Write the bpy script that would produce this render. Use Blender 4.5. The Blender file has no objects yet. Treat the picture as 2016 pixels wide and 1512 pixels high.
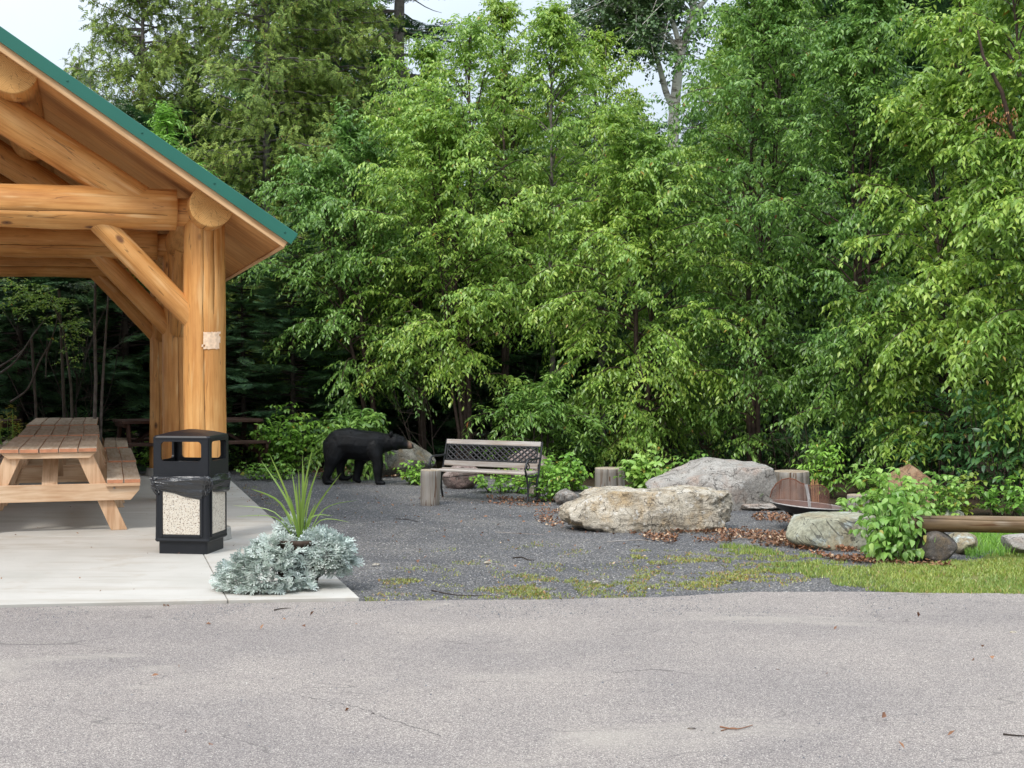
import bpy, bmesh, math, random
import numpy as np
from mathutils import Vector, Matrix, Quaternion
random.seed(7)
scene = bpy.context.scene
COL = scene.collection
R_ = math.radians

# ------------------------------------------------------------------ camera, sky, sun, exposure
H, F = 1.6, 2800.0
PITCH = math.atan(44/F)
camd = bpy.data.cameras.new('camera')
cam = bpy.data.objects.new('camera', camd); COL.objects.link(cam)
cam.location = (0, 0, H); cam.rotation_euler = (math.pi/2-PITCH, 0, 0)
camd.sensor_width = 36; camd.lens = F/2016*36; camd.clip_end = 2000; camd.clip_start = .05
scene.camera = cam

SUN_EL, SUN_AZ = R_(50), R_(208)      # azimuth clockwise from +Y: sun stands behind the camera, a little to the left
world = bpy.data.worlds.new('World'); scene.world = world; world.use_nodes = True
wn = world.node_tree; wn.nodes.clear()
wo = wn.nodes.new('ShaderNodeOutputWorld'); bg = wn.nodes.new('ShaderNodeBackground')
sky = wn.nodes.new('ShaderNodeTexSky'); sky.sky_type = 'NISHITA'; sky.sun_disc = False
sky.sun_elevation = SUN_EL; sky.sun_rotation = SUN_AZ; sky.air_density = 1.0; sky.dust_density = 2.0
wtc = wn.nodes.new('ShaderNodeTexCoord'); wno = wn.nodes.new('ShaderNodeTexNoise')
wno.inputs['Scale'].default_value = 2.2; wno.inputs['Detail'].default_value = 6
wr = wn.nodes.new('ShaderNodeValToRGB')
wr.color_ramp.elements[0].position = .3; wr.color_ramp.elements[0].color = (5.4, 6.3, 7.3, 1)
wr.color_ramp.elements[1].position = .72; wr.color_ramp.elements[1].color = (7.9, 8.3, 8.8, 1)
wm = wn.nodes.new('ShaderNodeMixRGB'); wm.inputs[0].default_value = .88
wn.links.new(wtc.outputs['Generated'], wno.inputs['Vector']); wn.links.new(wno.outputs['Fac'], wr.inputs[0])
wn.links.new(sky.outputs[0], wm.inputs[1]); wn.links.new(wr.outputs[0], wm.inputs[2])
# overcast dome: brighter towards the zenith, the same in every direction of the compass
wsx = wn.nodes.new('ShaderNodeSeparateXYZ'); wn.links.new(wtc.outputs['Generated'], wsx.inputs[0])
wmr = wn.nodes.new('ShaderNodeMapRange'); wn.links.new(wsx.outputs[2], wmr.inputs[0]); wmr.inputs[1].default_value = 0; wmr.inputs[2].default_value = 1; wmr.inputs[3].default_value = .60; wmr.inputs[4].default_value = 2.0
wmm = wn.nodes.new('ShaderNodeMixRGB'); wmm.blend_type = 'MULTIPLY'; wmm.inputs[0].default_value = 1; wn.links.new(wm.outputs[0], wmm.inputs[1]); wn.links.new(wmr.outputs[0], wmm.inputs[2])
wn.links.new(wmm.outputs[0], bg.inputs[0]); bg.inputs[1].default_value = .10
wn.links.new(bg.outputs[0], wo.inputs[0])
sund = bpy.data.lights.new('sun', 'SUN'); sund.energy = 1.5; sund.angle = R_(12); sund.color = (1, .95, .88)
sun = bpy.data.objects.new('sun', sund); COL.objects.link(sun)
sdir = Vector((math.sin(SUN_AZ)*math.cos(SUN_EL), math.cos(SUN_AZ)*math.cos(SUN_EL), math.sin(SUN_EL)))
sun.rotation_euler = sdir.to_track_quat('Z', 'Y').to_euler(); sun.location = (0, -5, 20)
scene.view_settings.view_transform = 'Standard'; scene.view_settings.look = 'None'
scene.view_settings.exposure = 0.74; scene.view_settings.gamma = 1
scene.view_settings.use_curve_mapping = False
scene.render.engine = 'CYCLES'
scene.cycles.max_bounces = 6; scene.cycles.diffuse_bounces = 4; scene.cycles.transmission_bounces = 4
scene.cycles.use_denoising = True

# ------------------------------------------------------------------ measuring helpers (photograph pixel -> world point)
def ray(u, v):
    x, y = (u-1008)/F, (756-v)/F
    d = Vector((x, math.cos(PITCH)+y*math.sin(PITCH), -math.sin(PITCH)+y*math.cos(PITCH)))
    return d.x/d.y, d.z/d.y
def gp(u, v, z=0.0):
    a, b = ray(u, v); Y = (z-H)/b
    return Vector((a*Y, Y, z))
def at(u, v, Y):
    a, b = ray(u, v); return Vector((a*Y, Y, H+b*Y))

# ------------------------------------------------------------------ object helpers
def tag(o, label=None, cat=None, group=None, kind=None):
    for k, v in (('label', label), ('category', cat), ('group', group), ('kind', kind)):
        if v: o[k] = v
    return o
def empty(name, loc=(0,0,0), rz=0, label=None, cat=None, group=None, kind=None):
    o = bpy.data.objects.new(name, None); COL.objects.link(o); o.location = loc; o.rotation_euler = (0,0,rz)
    o.empty_display_size = .1
    return tag(o, label, cat, group, kind)
def link(name, me, parent=None, mat=None, loc=None):
    o = bpy.data.objects.new(name, me); COL.objects.link(o)
    if parent is not None: o.parent = parent
    if mat is not None and not me.materials: me.materials.append(mat)
    if loc is not None: o.location = loc
    return o
def mesh_np(name, V, Fc, smooth=False):
    V = np.asarray(V, dtype=np.float32).reshape(-1, 3); Fc = np.asarray(Fc, dtype=np.int32)
    k = Fc.shape[1]; me = bpy.data.meshes.new(name)
    me.vertices.add(len(V)); me.vertices.foreach_set('co', V.ravel())
    me.loops.add(Fc.size); me.loops.foreach_set('vertex_index', Fc.ravel())
    me.polygons.add(len(Fc)); me.polygons.foreach_set('loop_start', np.arange(0, Fc.size, k, dtype=np.int32))
    if smooth: me.polygons.foreach_set('use_smooth', np.ones(len(Fc), dtype=bool))
    me.update(calc_edges=True); return me
def bm_mesh(bm, name='part', smooth=False, bevel=0, seg=2):
    if bevel:
        bmesh.ops.bevel(bm, geom=list(bm.edges), offset=bevel, segments=seg, profile=.5, affect='EDGES', clamp_overlap=True)
    me = bpy.data.meshes.new(name); bm.to_mesh(me); bm.free()
    if smooth:
        me.polygons.foreach_set('use_smooth', [True]*len(me.polygons))
    return me
def add_box(bm, sx, sy, sz, M=Matrix()):
    r = bmesh.ops.create_cube(bm, size=1, matrix=M @ Matrix.Diagonal((sx, sy, sz, 1)))
    return r['verts']
def box_me(sx, sy, sz, bevel=.003, seg=1):
    bm = bmesh.new(); add_box(bm, sx, sy, sz); return bm_mesh(bm, 'box', bevel=bevel, seg=seg)
def box(name, parent, mat, c, s, rot=(0,0,0), bevel=.003):
    o = link(name, box_me(*s, bevel=bevel), parent, mat); o.location = c; o.rotation_euler = rot; return o
def prism_me(pts, y0, y1, bevel=0):
    """closed outline in x,z extruded along y"""
    bm = bmesh.new()
    a = [bm.verts.new((x, y0, z)) for x, z in pts]; b = [bm.verts.new((x, y1, z)) for x, z in pts]
    n = len(pts); bm.faces.new(a); bm.faces.new(list(reversed(b)))
    for i in range(n): bm.faces.new((a[i], b[i], b[(i+1) % n], a[(i+1) % n]))
    bmesh.ops.recalc_face_normals(bm, faces=bm.faces)
    return bm_mesh(bm, 'prism', bevel=bevel, seg=1)
def tube_np(pts, radii, seg=6, cap=True):
    P = np.array(pts, float); n = len(P); T = np.gradient(P, axis=0); T /= np.linalg.norm(T, axis=1)[:, None]+1e-9
    ref = np.array([0, 0, 1.0]) if abs(T[:, 2]).mean() < .8 else np.array([1.0, 0, 0])
    A = np.cross(T, ref); A /= np.linalg.norm(A, axis=1)[:, None]+1e-9; B = np.cross(T, A)
    th = np.linspace(0, 2*np.pi, seg, endpoint=False); r = np.array(radii, float)[:, None, None]
    V = P[:, None]+r*(np.cos(th)[None, :, None]*A[:, None]+np.sin(th)[None, :, None]*B[:, None])
    V = V.reshape(-1, 3); Q = []
    i = np.arange(n-1)[:, None]*seg; j = np.arange(seg)[None, :]; j2 = (j+1) % seg
    Q = np.stack([i+j, i+j2, i+seg+j2, i+seg+j], -1).reshape(-1, 4)
    return V, Q
class Acc:
    """collects numpy pieces with equal face size into one mesh"""
    def __init__(s): s.V = []; s.F = []; s.n = 0
    def add(s, V, Fc):
        V = np.asarray(V).reshape(-1, 3); s.V.append(V); s.F.append(np.asarray(Fc)+s.n); s.n += len(V)
    def tube(s, pts, radii, seg=6): s.add(*tube_np(pts, radii, seg))
    def mesh(s, name, smooth=False): return mesh_np(name, np.concatenate(s.V), np.concatenate(s.F), smooth)
class Fld:
    """smooth pseudo-noise from sines, vectorised"""
    def __init__(s, seed, f0=1.0, octs=4, gain=.5, n=5):
        r = np.random.RandomState(seed); s.t = []
        for o in range(octs):
            k = r.normal(size=(n, 3)); k /= np.linalg.norm(k, axis=1)[:, None]; k *= f0*(2**o)*r.uniform(.7, 1.3, (n, 1))*2*np.pi
            s.t.append((k, r.uniform(0, 6.28, n), gain**o))
    def __call__(s, P, ridged=False):
        out = 0
        for k, ph, a in s.t:
            w = np.sin(np.asarray(P) @ k.T+ph)
            w = (1-2*np.abs(w)).mean(-1) if ridged else w.mean(-1)*1.6
            out = out+a*w
        return out

# ------------------------------------------------------------------ materials
class NT:
    def __init__(s, name):
        s.m = bpy.data.materials.new(name); s.m.use_nodes = True; s.t = s.m.node_tree; s.t.nodes.clear()
        s.out = s.n('ShaderNodeOutputMaterial'); s.tc = s.n('ShaderNodeTexCoord')
    def n(s, typ, **kw):
        nd = s.t.nodes.new(typ)
        for k, v in kw.items():
            if hasattr(nd, k): setattr(nd, k, v)
            else: s.set(nd.inputs[k.replace('_', ' ')], v)
        return nd
    def set(s, inp, v):
        if isinstance(v, bpy.types.NodeSocket): s.t.links.new(v, inp)
        else: inp.default_value = v
    def l(s, a, b): s.t.links.new(a, b)
    def coord(s, stretch=(1,1,1), objrand=True, which='Object'):
        mp = s.n('ShaderNodeMapping'); s.l(s.tc.outputs[which], mp.inputs['Vector']); mp.inputs['Scale'].default_value = stretch
        if objrand:
            oi = s.n('ShaderNodeObjectInfo'); mu = s.n('ShaderNodeMath', operation='MULTIPLY'); s.l(oi.outputs['Random'], mu.inputs[0]); mu.inputs[1].default_value = 37
            cx = s.n('ShaderNodeCombineXYZ'); s.l(mu.outputs[0], cx.inputs[0]); s.l(mu.outputs[0], cx.inputs[1]); s.l(mu.outputs[0], cx.inputs[2]); s.l(cx.outputs[0], mp.inputs['Location'])
        return mp.outputs[0]
    def noise(s, vec, scale, detail=5, rough=.55, dist=0):
        nd = s.n('ShaderNodeTexNoise'); s.l(vec, nd.inputs['Vector']); nd.inputs['Scale'].default_value = scale
        nd.inputs['Detail'].default_value = detail; nd.inputs['Roughness'].default_value = rough; nd.inputs['Distortion'].default_value = dist
        return nd.outputs['Fac']
    def voro(s, vec, scale, feat='F1', out='Distance'):
        nd = s.n('ShaderNodeTexVoronoi'); nd.feature = feat; s.l(vec, nd.inputs['Vector']); nd.inputs['Scale'].default_value = scale
        return nd.outputs[out]
    def ramp(s, fac, stops, mode='LINEAR'):
        nd = s.n('ShaderNodeValToRGB'); cr = nd.color_ramp; cr.interpolation = mode
        while len(cr.elements) > 1: cr.elements.remove(cr.elements[-1])
        for i, (p, c) in enumerate(stops):
            e = cr.elements[0] if i == 0 else cr.elements.new(p)
            e.position = p; e.color = (*c, 1) if len(c) == 3 else c
        s.l(fac, nd.inputs[0]); return nd.outputs[0]
    def mask(s, fac, a, b):
        nd = s.n('ShaderNodeMapRange'); s.l(fac, nd.inputs[0]); nd.inputs[1].default_value = a; nd.inputs[2].default_value = b; return nd.outputs[0]
    def mix(s, fac, a, b, mode='MIX'):
        nd = s.n('ShaderNodeMixRGB'); nd.blend_type = mode
        for i, v in enumerate((fac, a, b)):
            if isinstance(v, tuple): v = (*v, 1) if len(v) == 3 else v
            s.set(nd.inputs[i], v)
        return nd.outputs[0]
    def math(s, op, a, b=0.0):
        nd = s.n('ShaderNodeMath', operation=op); s.set(nd.inputs[0], a); s.set(nd.inputs[1], b); return nd.outputs[0]
    def bsdf(s, col, rough=.8, height=None, bstr=.3, bdist=.01, spec=.3, metal=0.0, transl=0.0):
        b = s.n('ShaderNodeBsdfPrincipled'); s.set(b.inputs['Base Color'], (*col, 1) if isinstance(col, tuple) and len(col) == 3 else col)
        s.set(b.inputs['Roughness'], rough); s.set(b.inputs['Specular IOR Level'], spec); s.set(b.inputs['Metallic'], metal)
        if height is not None:
            bp = s.n('ShaderNodeBump'); bp.inputs['Strength'].default_value = bstr; bp.inputs['Distance'].default_value = bdist
            s.l(height, bp.inputs['Height']); s.l(bp.outputs[0], b.inputs['Normal'])
        if transl:
            t = s.n('ShaderNodeBsdfTranslucent'); s.set(t.inputs[0], col); mx = s.n('ShaderNodeMixShader'); mx.inputs[0].default_value = transl
            s.l(b.outputs[0], mx.inputs[1]); s.l(t.outputs[0], mx.inputs[2]); s.l(mx.outputs[0], s.out.inputs[0])
        else: s.l(b.outputs[0], s.out.inputs[0])
        return s.m

def m_plain(name, col, rough=.7, var=.25, scale=8, metal=0, spec=.3, bump=.15, bdist=.003):
    t = NT(name); c = t.coord(); f = t.noise(c, scale)
    lo = tuple(x*(1-var) for x in col); hi = tuple(min(1, x*(1+var)) for x in col)
    return t.bsdf(t.ramp(f, [(.3, lo), (.7, hi)]), rough, t.noise(c, scale*6), bump, bdist, spec, metal)
def m_leaf(name, dark, mid, light, odd=None, prob=.01, transl=.36, rough=.38, clump=.9, tint=.6):
    t = NT(name); g = t.n('ShaderNodeNewGeometry'); c = t.coord((1,1,1), True)
    rnd = g.outputs['Random Per Island']
    base = t.ramp(rnd, [(0, dark), (.5, mid), (1, light)])
    nz = t.noise(c, clump, 3)
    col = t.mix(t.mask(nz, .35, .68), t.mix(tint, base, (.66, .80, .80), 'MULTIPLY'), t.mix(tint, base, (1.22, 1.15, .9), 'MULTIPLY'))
    if odd:
        wn_ = t.n('ShaderNodeTexWhiteNoise'); wn_.noise_dimensions = '1D'; t.l(rnd, wn_.inputs['W'])
        col = t.mix(t.math('LESS_THAN', wn_.outputs['Value'], prob), col, odd)
    return t.bsdf(col, rough, spec=.65, transl=transl)
def m_log(name, c1, c2, c3, knots=True, fleck=(.78, .52, .25), crk=.0045, crs=.5):
    """peeled log, grain along local z"""
    t = NT(name); c = t.coord((1, 1, .07)); cb = t.coord((1, 1, .35))
    g1 = t.noise(c, 26, 6, .6); g2 = t.noise(cb, 5, 4); g3 = t.noise(c, 90, 3, .6)
    col = t.ramp(g2, [(.25, c1), (.5, c2), (.78, c3)])
    col = t.mix(t.mask(g1, .45, .75), col, t.mix(1.0, col, (.72, .60, .45), 'MULTIPLY'))
    col = t.mix(t.math('MULTIPLY', t.mask(g3, .55, .75), .35), col, t.mix(1.0, col, (.75, .62, .5), 'MULTIPLY'))
    sm = t.noise(t.coord((1, 1, .6)), 2.2, 3); col = t.mix(t.mask(sm, .5, .8), col, t.mix(1.0, col, (.80, .72, .62), 'MULTIPLY'))
    # drawknife marks: pale short flecks
    fl = t.noise(t.coord((1, 1, .12)), 14, 2, .4); col = t.mix(t.math('MULTIPLY', t.mask(fl, .62, .7), .45), col, fleck)
    ck = t.noise(t.coord((1, 1, .035)), 15, 2, .4); crack = t.math('MULTIPLY', t.math('LESS_THAN', t.math('ABSOLUTE', t.math('SUBTRACT', ck, .5)), crk), crs)
    col = t.mix(crack, col, (.09, .04, .015))
    h = t.math('SUBTRACT', g1, t.math('MULTIPLY', crack, 2))
    if knots:
        kc = t.coord((1, 1, .55)); v = t.voro(kc, 3.2)
        col = t.mix(t.mask(v, .10, .055), col, (.20, .085, .03)); col = t.mix(t.mask(v, .03, .02), col, (.05, .02, .012))
    return t.bsdf(col, .52, h, .35, .006, .35)
def m_end(name, c1, c2, rough=.75, center=(0,0)):
    """sawn log end: rings round local z plus radial checks"""
    t = NT(name); mp = t.n('ShaderNodeMapping'); t.l(t.tc.outputs['Object'], mp.inputs['Vector']); mp.inputs['Scale'].default_value = (1, 1, .02)
    w = t.n('ShaderNodeTexWave'); w.wave_type = 'RINGS'; w.rings_direction = 'Z'; t.l(mp.outputs[0], w.inputs['Vector']); w.inputs['Scale'].default_value = 26; w.inputs['Distortion'].default_value = 2.5; w.inputs['Detail'].default_value = 3
    col = t.mix(w.outputs['Fac'], c1, c2); nz = t.noise(t.coord(), 6); col = t.mix(t.mask(nz, .45, .75), col, t.mix(1.0, col, (.75, .66, .55), 'MULTIPLY'))
    sx = t.n('ShaderNodeSeparateXYZ'); t.l(t.tc.outputs['Object'], sx.inputs[0]); an = t.math('ARCTAN2', sx.outputs[1], sx.outputs[0]); rad = t.math('POWER', t.math('ADD', t.math('MULTIPLY', sx.outputs[0], sx.outputs[0]), t.math('MULTIPLY', sx.outputs[1], sx.outputs[1])), .5)
    cx = t.n('ShaderNodeCombineXYZ'); t.l(an, cx.inputs[0]); t.l(t.math('MULTIPLY', rad, 2.5), cx.inputs[1]); rn = t.noise(cx.outputs[0], 2.6, 2, .4)
    ck = t.math('MULTIPLY', t.math('LESS_THAN', t.math('ABSOLUTE', t.math('SUBTRACT', rn, .5)), .0035), t.mask(rad, .02, .05)); col = t.mix(ck, col, (.08, .04, .02))
    return t.bsdf(col, rough, w.outputs['Fac'], .2, .002, .2)
def m_plank(name, c1, c2, c3, axis=1, knots=.05, bump=.3, rough=.7):
    st = [1, 1, 1]; st[axis] = .08; t = NT(name); c = t.coord(tuple(st)); st2 = [1, 1, 1]; st2[axis] = .5
    g1 = t.noise(c, 30, 6, .6); g2 = t.noise(t.coord(tuple(st2)), 4, 3)
    col = t.ramp(g2, [(.25, c1), (.5, c2), (.75, c3)])
    oi = t.n('ShaderNodeObjectInfo'); tone = t.ramp(oi.outputs['Random'], [(0, (.82, .80, .78)), (1, (1.12, 1.1, 1.08))])
    col = t.mix(1.0, col, tone, 'MULTIPLY')
    col = t.mix(t.mask(g1, .42, .72), col, t.mix(1.0, col, (.70, .58, .48), 'MULTIPLY'))
    if knots:
        v = t.voro(t.coord(tuple(st2)), 3.2)
        col = t.mix(t.mask(v, knots*1.9, knots), col, (.25, .12, .06)); col = t.mix(t.mask(v, knots, knots*.6), col, (.04, .02, .012))
    return t.bsdf(col, rough, g1, bump, .004, .25)
def m_rock(name, cols, stain, scale=3.0, pale=None, bump=.7, zs=2.2):
    t = NT(name); c = t.coord(); cs = t.coord((1, 1, zs))
    f = t.noise(cs, scale, 8, .62, .6); col = t.ramp(f, [(.28, cols[0]), (.46, cols[1]), (.6, cols[2]), (.75, cols[1])])
    s = t.noise(c, scale*1.4, 5, .6); col = t.mix(t.mask(s, .5, .68), col, stain)
    if pale:
        p = t.noise(c, scale*2.6, 6, .7); col = t.mix(t.mask(p, .56, .66), col, pale)
    fine = t.noise(c, scale*22, 4, .7); col = t.mix(t.mask(fine, .35, .65), t.mix(1.0, col, (.62, .62, .62), 'MULTIPLY'), t.mix(1.0, col, (1.18, 1.18, 1.18), 'MULTIPLY'))
    ck = t.noise(c, scale*1.3, 4, .5, 1.2); crack = t.math('LESS_THAN', t.math('ABSOLUTE', t.math('SUBTRACT', ck, .5)), .008)
    col = t.mix(t.math('MULTIPLY', crack, .7), col, (.05, .045, .04))
    h = t.math('ADD', t.noise(c, scale*5, 8, .7), t.math('MULTIPLY', crack, -.3))
    return t.bsdf(col, .9, h, bump, .035, .2)

M = {}
M['log'] = m_log('peeled_log', (.49, .22, .065), (.63, .31, .095), (.72, .41, .155))
M['log_end'] = m_end('log_end', (.66, .38, .14), (.52, .27, .09))
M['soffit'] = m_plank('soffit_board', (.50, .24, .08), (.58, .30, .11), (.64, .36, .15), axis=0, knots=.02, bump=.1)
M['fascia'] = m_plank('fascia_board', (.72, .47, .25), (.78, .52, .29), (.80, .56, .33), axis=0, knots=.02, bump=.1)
M['green'] = m_plain('green_metal', (.014, .125, .088), .32, .06, 2, 0, .5, .03)
M['screw'] = m_plain('green_screw', (.012, .10, .07), .4, .05, 2)
M['patch'] = m_plain('bare_wood_patch', (.80, .58, .40), .8, .22, 30)
M['crackwood'] = m_plain('drying_crack_shade', (.10, .048, .02), .95, .3, 30)  # crack faces coloured dark to stand in for the shade inside the groove
M['footing'] = m_plain('concrete_footing', (.34, .33, .30), .9, .2, 9, bump=.4)
M['ply'] = m_plank('table_top_plank', (.39, .32, .24), (.49, .41, .32), (.56, .48, .385), axis=1, knots=.02)
M['cedar'] = m_plank('table_frame_wood', (.62, .41, .25), (.72, .51, .335), (.78, .59, .41), axis=0, knots=.045)
M['cedar_z'] = m_plank('table_leg_wood', (.60, .39, .24), (.70, .49, .32), (.77, .58, .40), axis=2, knots=.06)
M['cedar_end'] = m_plain('sawn_plank_end', (.50, .22, .12), .8, .25, 12)
M['darkwood'] = m_plank('dark_stained_wood', (.055, .030, .022), (.075, .042, .030), (.10, .058, .042), axis=0, knots=.0)
M['black'] = m_plain('black_plastic', (.0095, .0105, .0135), .42, .15, 20, spec=.35, bump=.08, bdist=.001)
M['bag'] = m_plain('black_bin_liner', (.012, .013, .016), .16, .1, 9, spec=.9, bump=.6, bdist=.012)
M['iron'] = m_plain('black_cast_iron', (.018, .018, .020), .45, .2, 20, spec=.5)
M['slat'] = m_plank('weathered_bench_slat', (.30, .28, .26), (.40, .375, .35), (.47, .445, .42), axis=0, knots=.0, bump=.4)
M['rust'] = m_plain('rusty_steel', (.16, .062, .034), .7, .45, 7, 0.2, .4, .4)
M['rim'] = m_plain('worn_bowl_steel', (.17, .12, .105), .5, .35, 6, .4, .4)
M['strap'] = m_plain('grey_strap', (.34, .31, .29), .5, .2, 10, .5)
M['soil'] = m_plain('potting_soil', (.05, .035, .025), .95, .3, 20)
M['pot'] = m_plank('brown_pot', (.035, .024, .018), (.05, .034, .026), (.07, .048, .036), axis=2, knots=0)
M['bear'] = None
def m_aggregate():
    t = NT('exposed_aggregate'); c = t.coord((1,1,1), True); v = t.voro(c, 140, out='Color'); d = t.voro(c, 140)
    sx = t.n('ShaderNodeSeparateXYZ'); t.l(v, sx.inputs[0])
    col = t.ramp(sx.outputs[0], [(0, (.60, .54, .45)), (.5, (.50, .44, .36)), (.66, (.30, .22, .17)), (.78, (.66, .63, .57)), (.9, (.16, .12, .10))], 'CONSTANT')
    col = t.mix(t.mask(d, .45, .7), col, (.60, .54, .45)); return t.bsdf(col, .85, d, .6, .004, .2)
M['agg'] = m_aggregate()
def m_grey_log(name, a, b, axis=2):
    t = m_plank(name, a, tuple((x+y)/2 for x, y in zip(a, b)), b, axis=axis, knots=.03, bump=.8, rough=.9); return t
M['greylog'] = m_log('weathered_grey_log', (.15, .135, .12), (.25, .23, .205), (.34, .315, .285), True, (.42, .40, .37), .012, .85)
M['greyend'] = m_end('weathered_log_end', (.42, .36, .28), (.30, .25, .19), .9)
M['seatlog'] = m_log('weathered_seat_log', (.07, .05, .034), (.20, .135, .075), (.30, .25, .185), True, (.36, .31, .24), .012, .85)
M['r_tan'] = m_rock('tan_quartz_rock', [(.19, .155, .115), (.46, .40, .31), (.64, .58, .48)], (.44, .33, .20), 4.2, (.68, .65, .59), 1.0, .7)
M['r_grey'] = m_rock('grey_rock', [(.20, .18, .16), (.32, .295, .265), (.42, .395, .36)], (.36, .28, .23), 3.0, (.38, .37, .35), .8)
M['r_bear'] = m_rock('mottled_rock', [(.12, .11, .09), (.20, .19, .16), (.28, .27, .24)], (.22, .16, .09), 3.2, (.30, .31, .28), .7)
M['r_green'] = m_rock('green_grey_slate', [(.20, .20, .15), (.29, .28, .20), (.36, .36, .28)], (.27, .22, .14), 1.6, (.40, .44, .42), .4)
M['r_brown'] = m_rock('brown_rock', [(.17, .10, .055), (.28, .175, .10), (.36, .24, .15)], (.22, .12, .07), 3, None, .6)
M['r_purple'] = m_rock('purple_grey_rock', [(.17, .12, .11), (.27, .20, .18), (.40, .33, .30)], (.22, .15, .13), 4, (.42, .37, .34), .8)
M['r_dark'] = m_rock('dark_rounded_rock', [(.045, .040, .038), (.085, .075, .068), (.13, .115, .10)], (.15, .11, .07), 5, (.20, .18, .17), .4)
M['bark'] = m_plain('dark_bark', (.055, .042, .034), .9, .5, 18, bump=.8, bdist=.01)
M['bark_grey'] = m_plain('grey_bark', (.16, .14, .125), .9, .45, 14, bump=.8, bdist=.01)
M['bark_red'] = m_plain('cherry_bark', (.075, .048, .038), .7, .4, 16, bump=.4)
M['twig'] = m_plain('dry_twig', (.10, .085, .07), .9, .35, 12)
def m_birch():
    t = NT('pale_poplar_bark'); c = t.coord((1, 1, 3.2), False); f = t.noise(c, 5, 6, .65)
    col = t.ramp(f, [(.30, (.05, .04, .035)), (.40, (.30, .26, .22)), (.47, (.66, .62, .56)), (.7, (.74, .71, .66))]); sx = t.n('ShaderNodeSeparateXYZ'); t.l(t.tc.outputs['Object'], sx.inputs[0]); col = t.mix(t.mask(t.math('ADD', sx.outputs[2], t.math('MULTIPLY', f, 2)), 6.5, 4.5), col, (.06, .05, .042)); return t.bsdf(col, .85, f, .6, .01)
M['birch'] = m_birch()
# foliage
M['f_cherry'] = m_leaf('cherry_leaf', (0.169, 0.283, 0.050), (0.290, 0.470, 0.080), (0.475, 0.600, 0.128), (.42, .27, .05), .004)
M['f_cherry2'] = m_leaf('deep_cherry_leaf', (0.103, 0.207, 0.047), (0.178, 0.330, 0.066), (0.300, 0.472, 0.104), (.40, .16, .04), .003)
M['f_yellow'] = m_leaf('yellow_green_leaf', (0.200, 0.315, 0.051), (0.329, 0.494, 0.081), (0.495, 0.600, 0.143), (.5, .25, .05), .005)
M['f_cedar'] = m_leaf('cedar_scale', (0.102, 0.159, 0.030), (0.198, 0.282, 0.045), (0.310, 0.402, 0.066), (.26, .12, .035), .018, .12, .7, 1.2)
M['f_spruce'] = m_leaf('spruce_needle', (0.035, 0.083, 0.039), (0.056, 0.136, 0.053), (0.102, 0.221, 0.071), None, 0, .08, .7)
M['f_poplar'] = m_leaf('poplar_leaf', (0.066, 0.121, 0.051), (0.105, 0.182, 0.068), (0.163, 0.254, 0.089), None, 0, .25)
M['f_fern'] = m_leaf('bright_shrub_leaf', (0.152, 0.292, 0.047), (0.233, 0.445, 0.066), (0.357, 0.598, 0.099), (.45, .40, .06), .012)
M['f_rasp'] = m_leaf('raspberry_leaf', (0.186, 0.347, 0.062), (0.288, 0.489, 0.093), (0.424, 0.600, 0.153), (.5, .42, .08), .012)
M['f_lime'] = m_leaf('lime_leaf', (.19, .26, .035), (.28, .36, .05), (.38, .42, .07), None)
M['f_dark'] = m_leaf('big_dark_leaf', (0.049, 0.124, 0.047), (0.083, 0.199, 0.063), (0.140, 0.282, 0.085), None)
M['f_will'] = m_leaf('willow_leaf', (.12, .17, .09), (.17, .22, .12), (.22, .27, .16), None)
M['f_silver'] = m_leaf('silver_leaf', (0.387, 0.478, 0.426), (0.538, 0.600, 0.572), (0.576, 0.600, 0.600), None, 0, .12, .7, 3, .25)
M['f_spike'] = m_leaf('spike_leaf', (.12, .20, .035), (.18, .28, .045), (.26, .36, .06), None, 0, .2, .4)
M['grass'] = m_leaf('grass_blade', (.17, .25, .045), (.27, .36, .07), (.42, .44, .11), (.42, .30, .12), .06, .2)
M['moss'] = m_leaf('moss_tuft', (0.153, 0.190, 0.035), (0.243, 0.280, 0.050), (0.324, 0.330, 0.070), (.42, .22, .07), .15, .1)
M['dead'] = m_leaf('dead_leaf', (0.120, 0.048, 0.024), (0.240, 0.100, 0.047), (0.352, 0.176, 0.093), (.55, .40, .26), .10, .1, .7)
M['gold'] = m_leaf('goldenrod_bloom', (.34, .30, .03), (.45, .40, .04), (.50, .46, .06), None)
M['f_deadbr'] = m_leaf('brown_dried_leaf', (.22, .09, .035), (.34, .15, .055), (.42, .20, .08), None)

# ------------------------------------------------------------------ ground sheets
def sheet(name, poly, z, mat, kind='structure', rough_edge=.0, seed=1, step=.12, label=None):
    pts = []
    f = Fld(seed, .6, 4, .6)
    for i in range(len(poly)):
        a, b = Vector(poly[i][:2]), Vector(poly[(i+1) % len(poly)][:2]); n = max(1, min(260, int((b-a).length/step))) if rough_edge else 1
        for k in range(n):
            p = a.lerp(b, k/n)
            if rough_edge:
                nrm = Vector((-(b-a).y, (b-a).x)).normalized()
                p = p+nrm*float(f(np.array([p.x, p.y, 0.0])))*rough_edge
            pts.append((p.x, p.y, z))
    bm = bmesh.new(); vs = [bm.verts.new(p) for p in pts]; fc = bm.faces.new(vs)
    if fc.normal.z < 0: fc.normal_flip()
    bmesh.ops.triangulate(bm, faces=[fc]); bmesh.ops.recalc_face_normals(bm, faces=bm.faces)
    me = bm_mesh(bm, name)
    if me.polygons[0].normal.z < 0: me.flip_normals()
    o = link(name, me, None, mat); return tag(o, label, None, None, kind)

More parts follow.
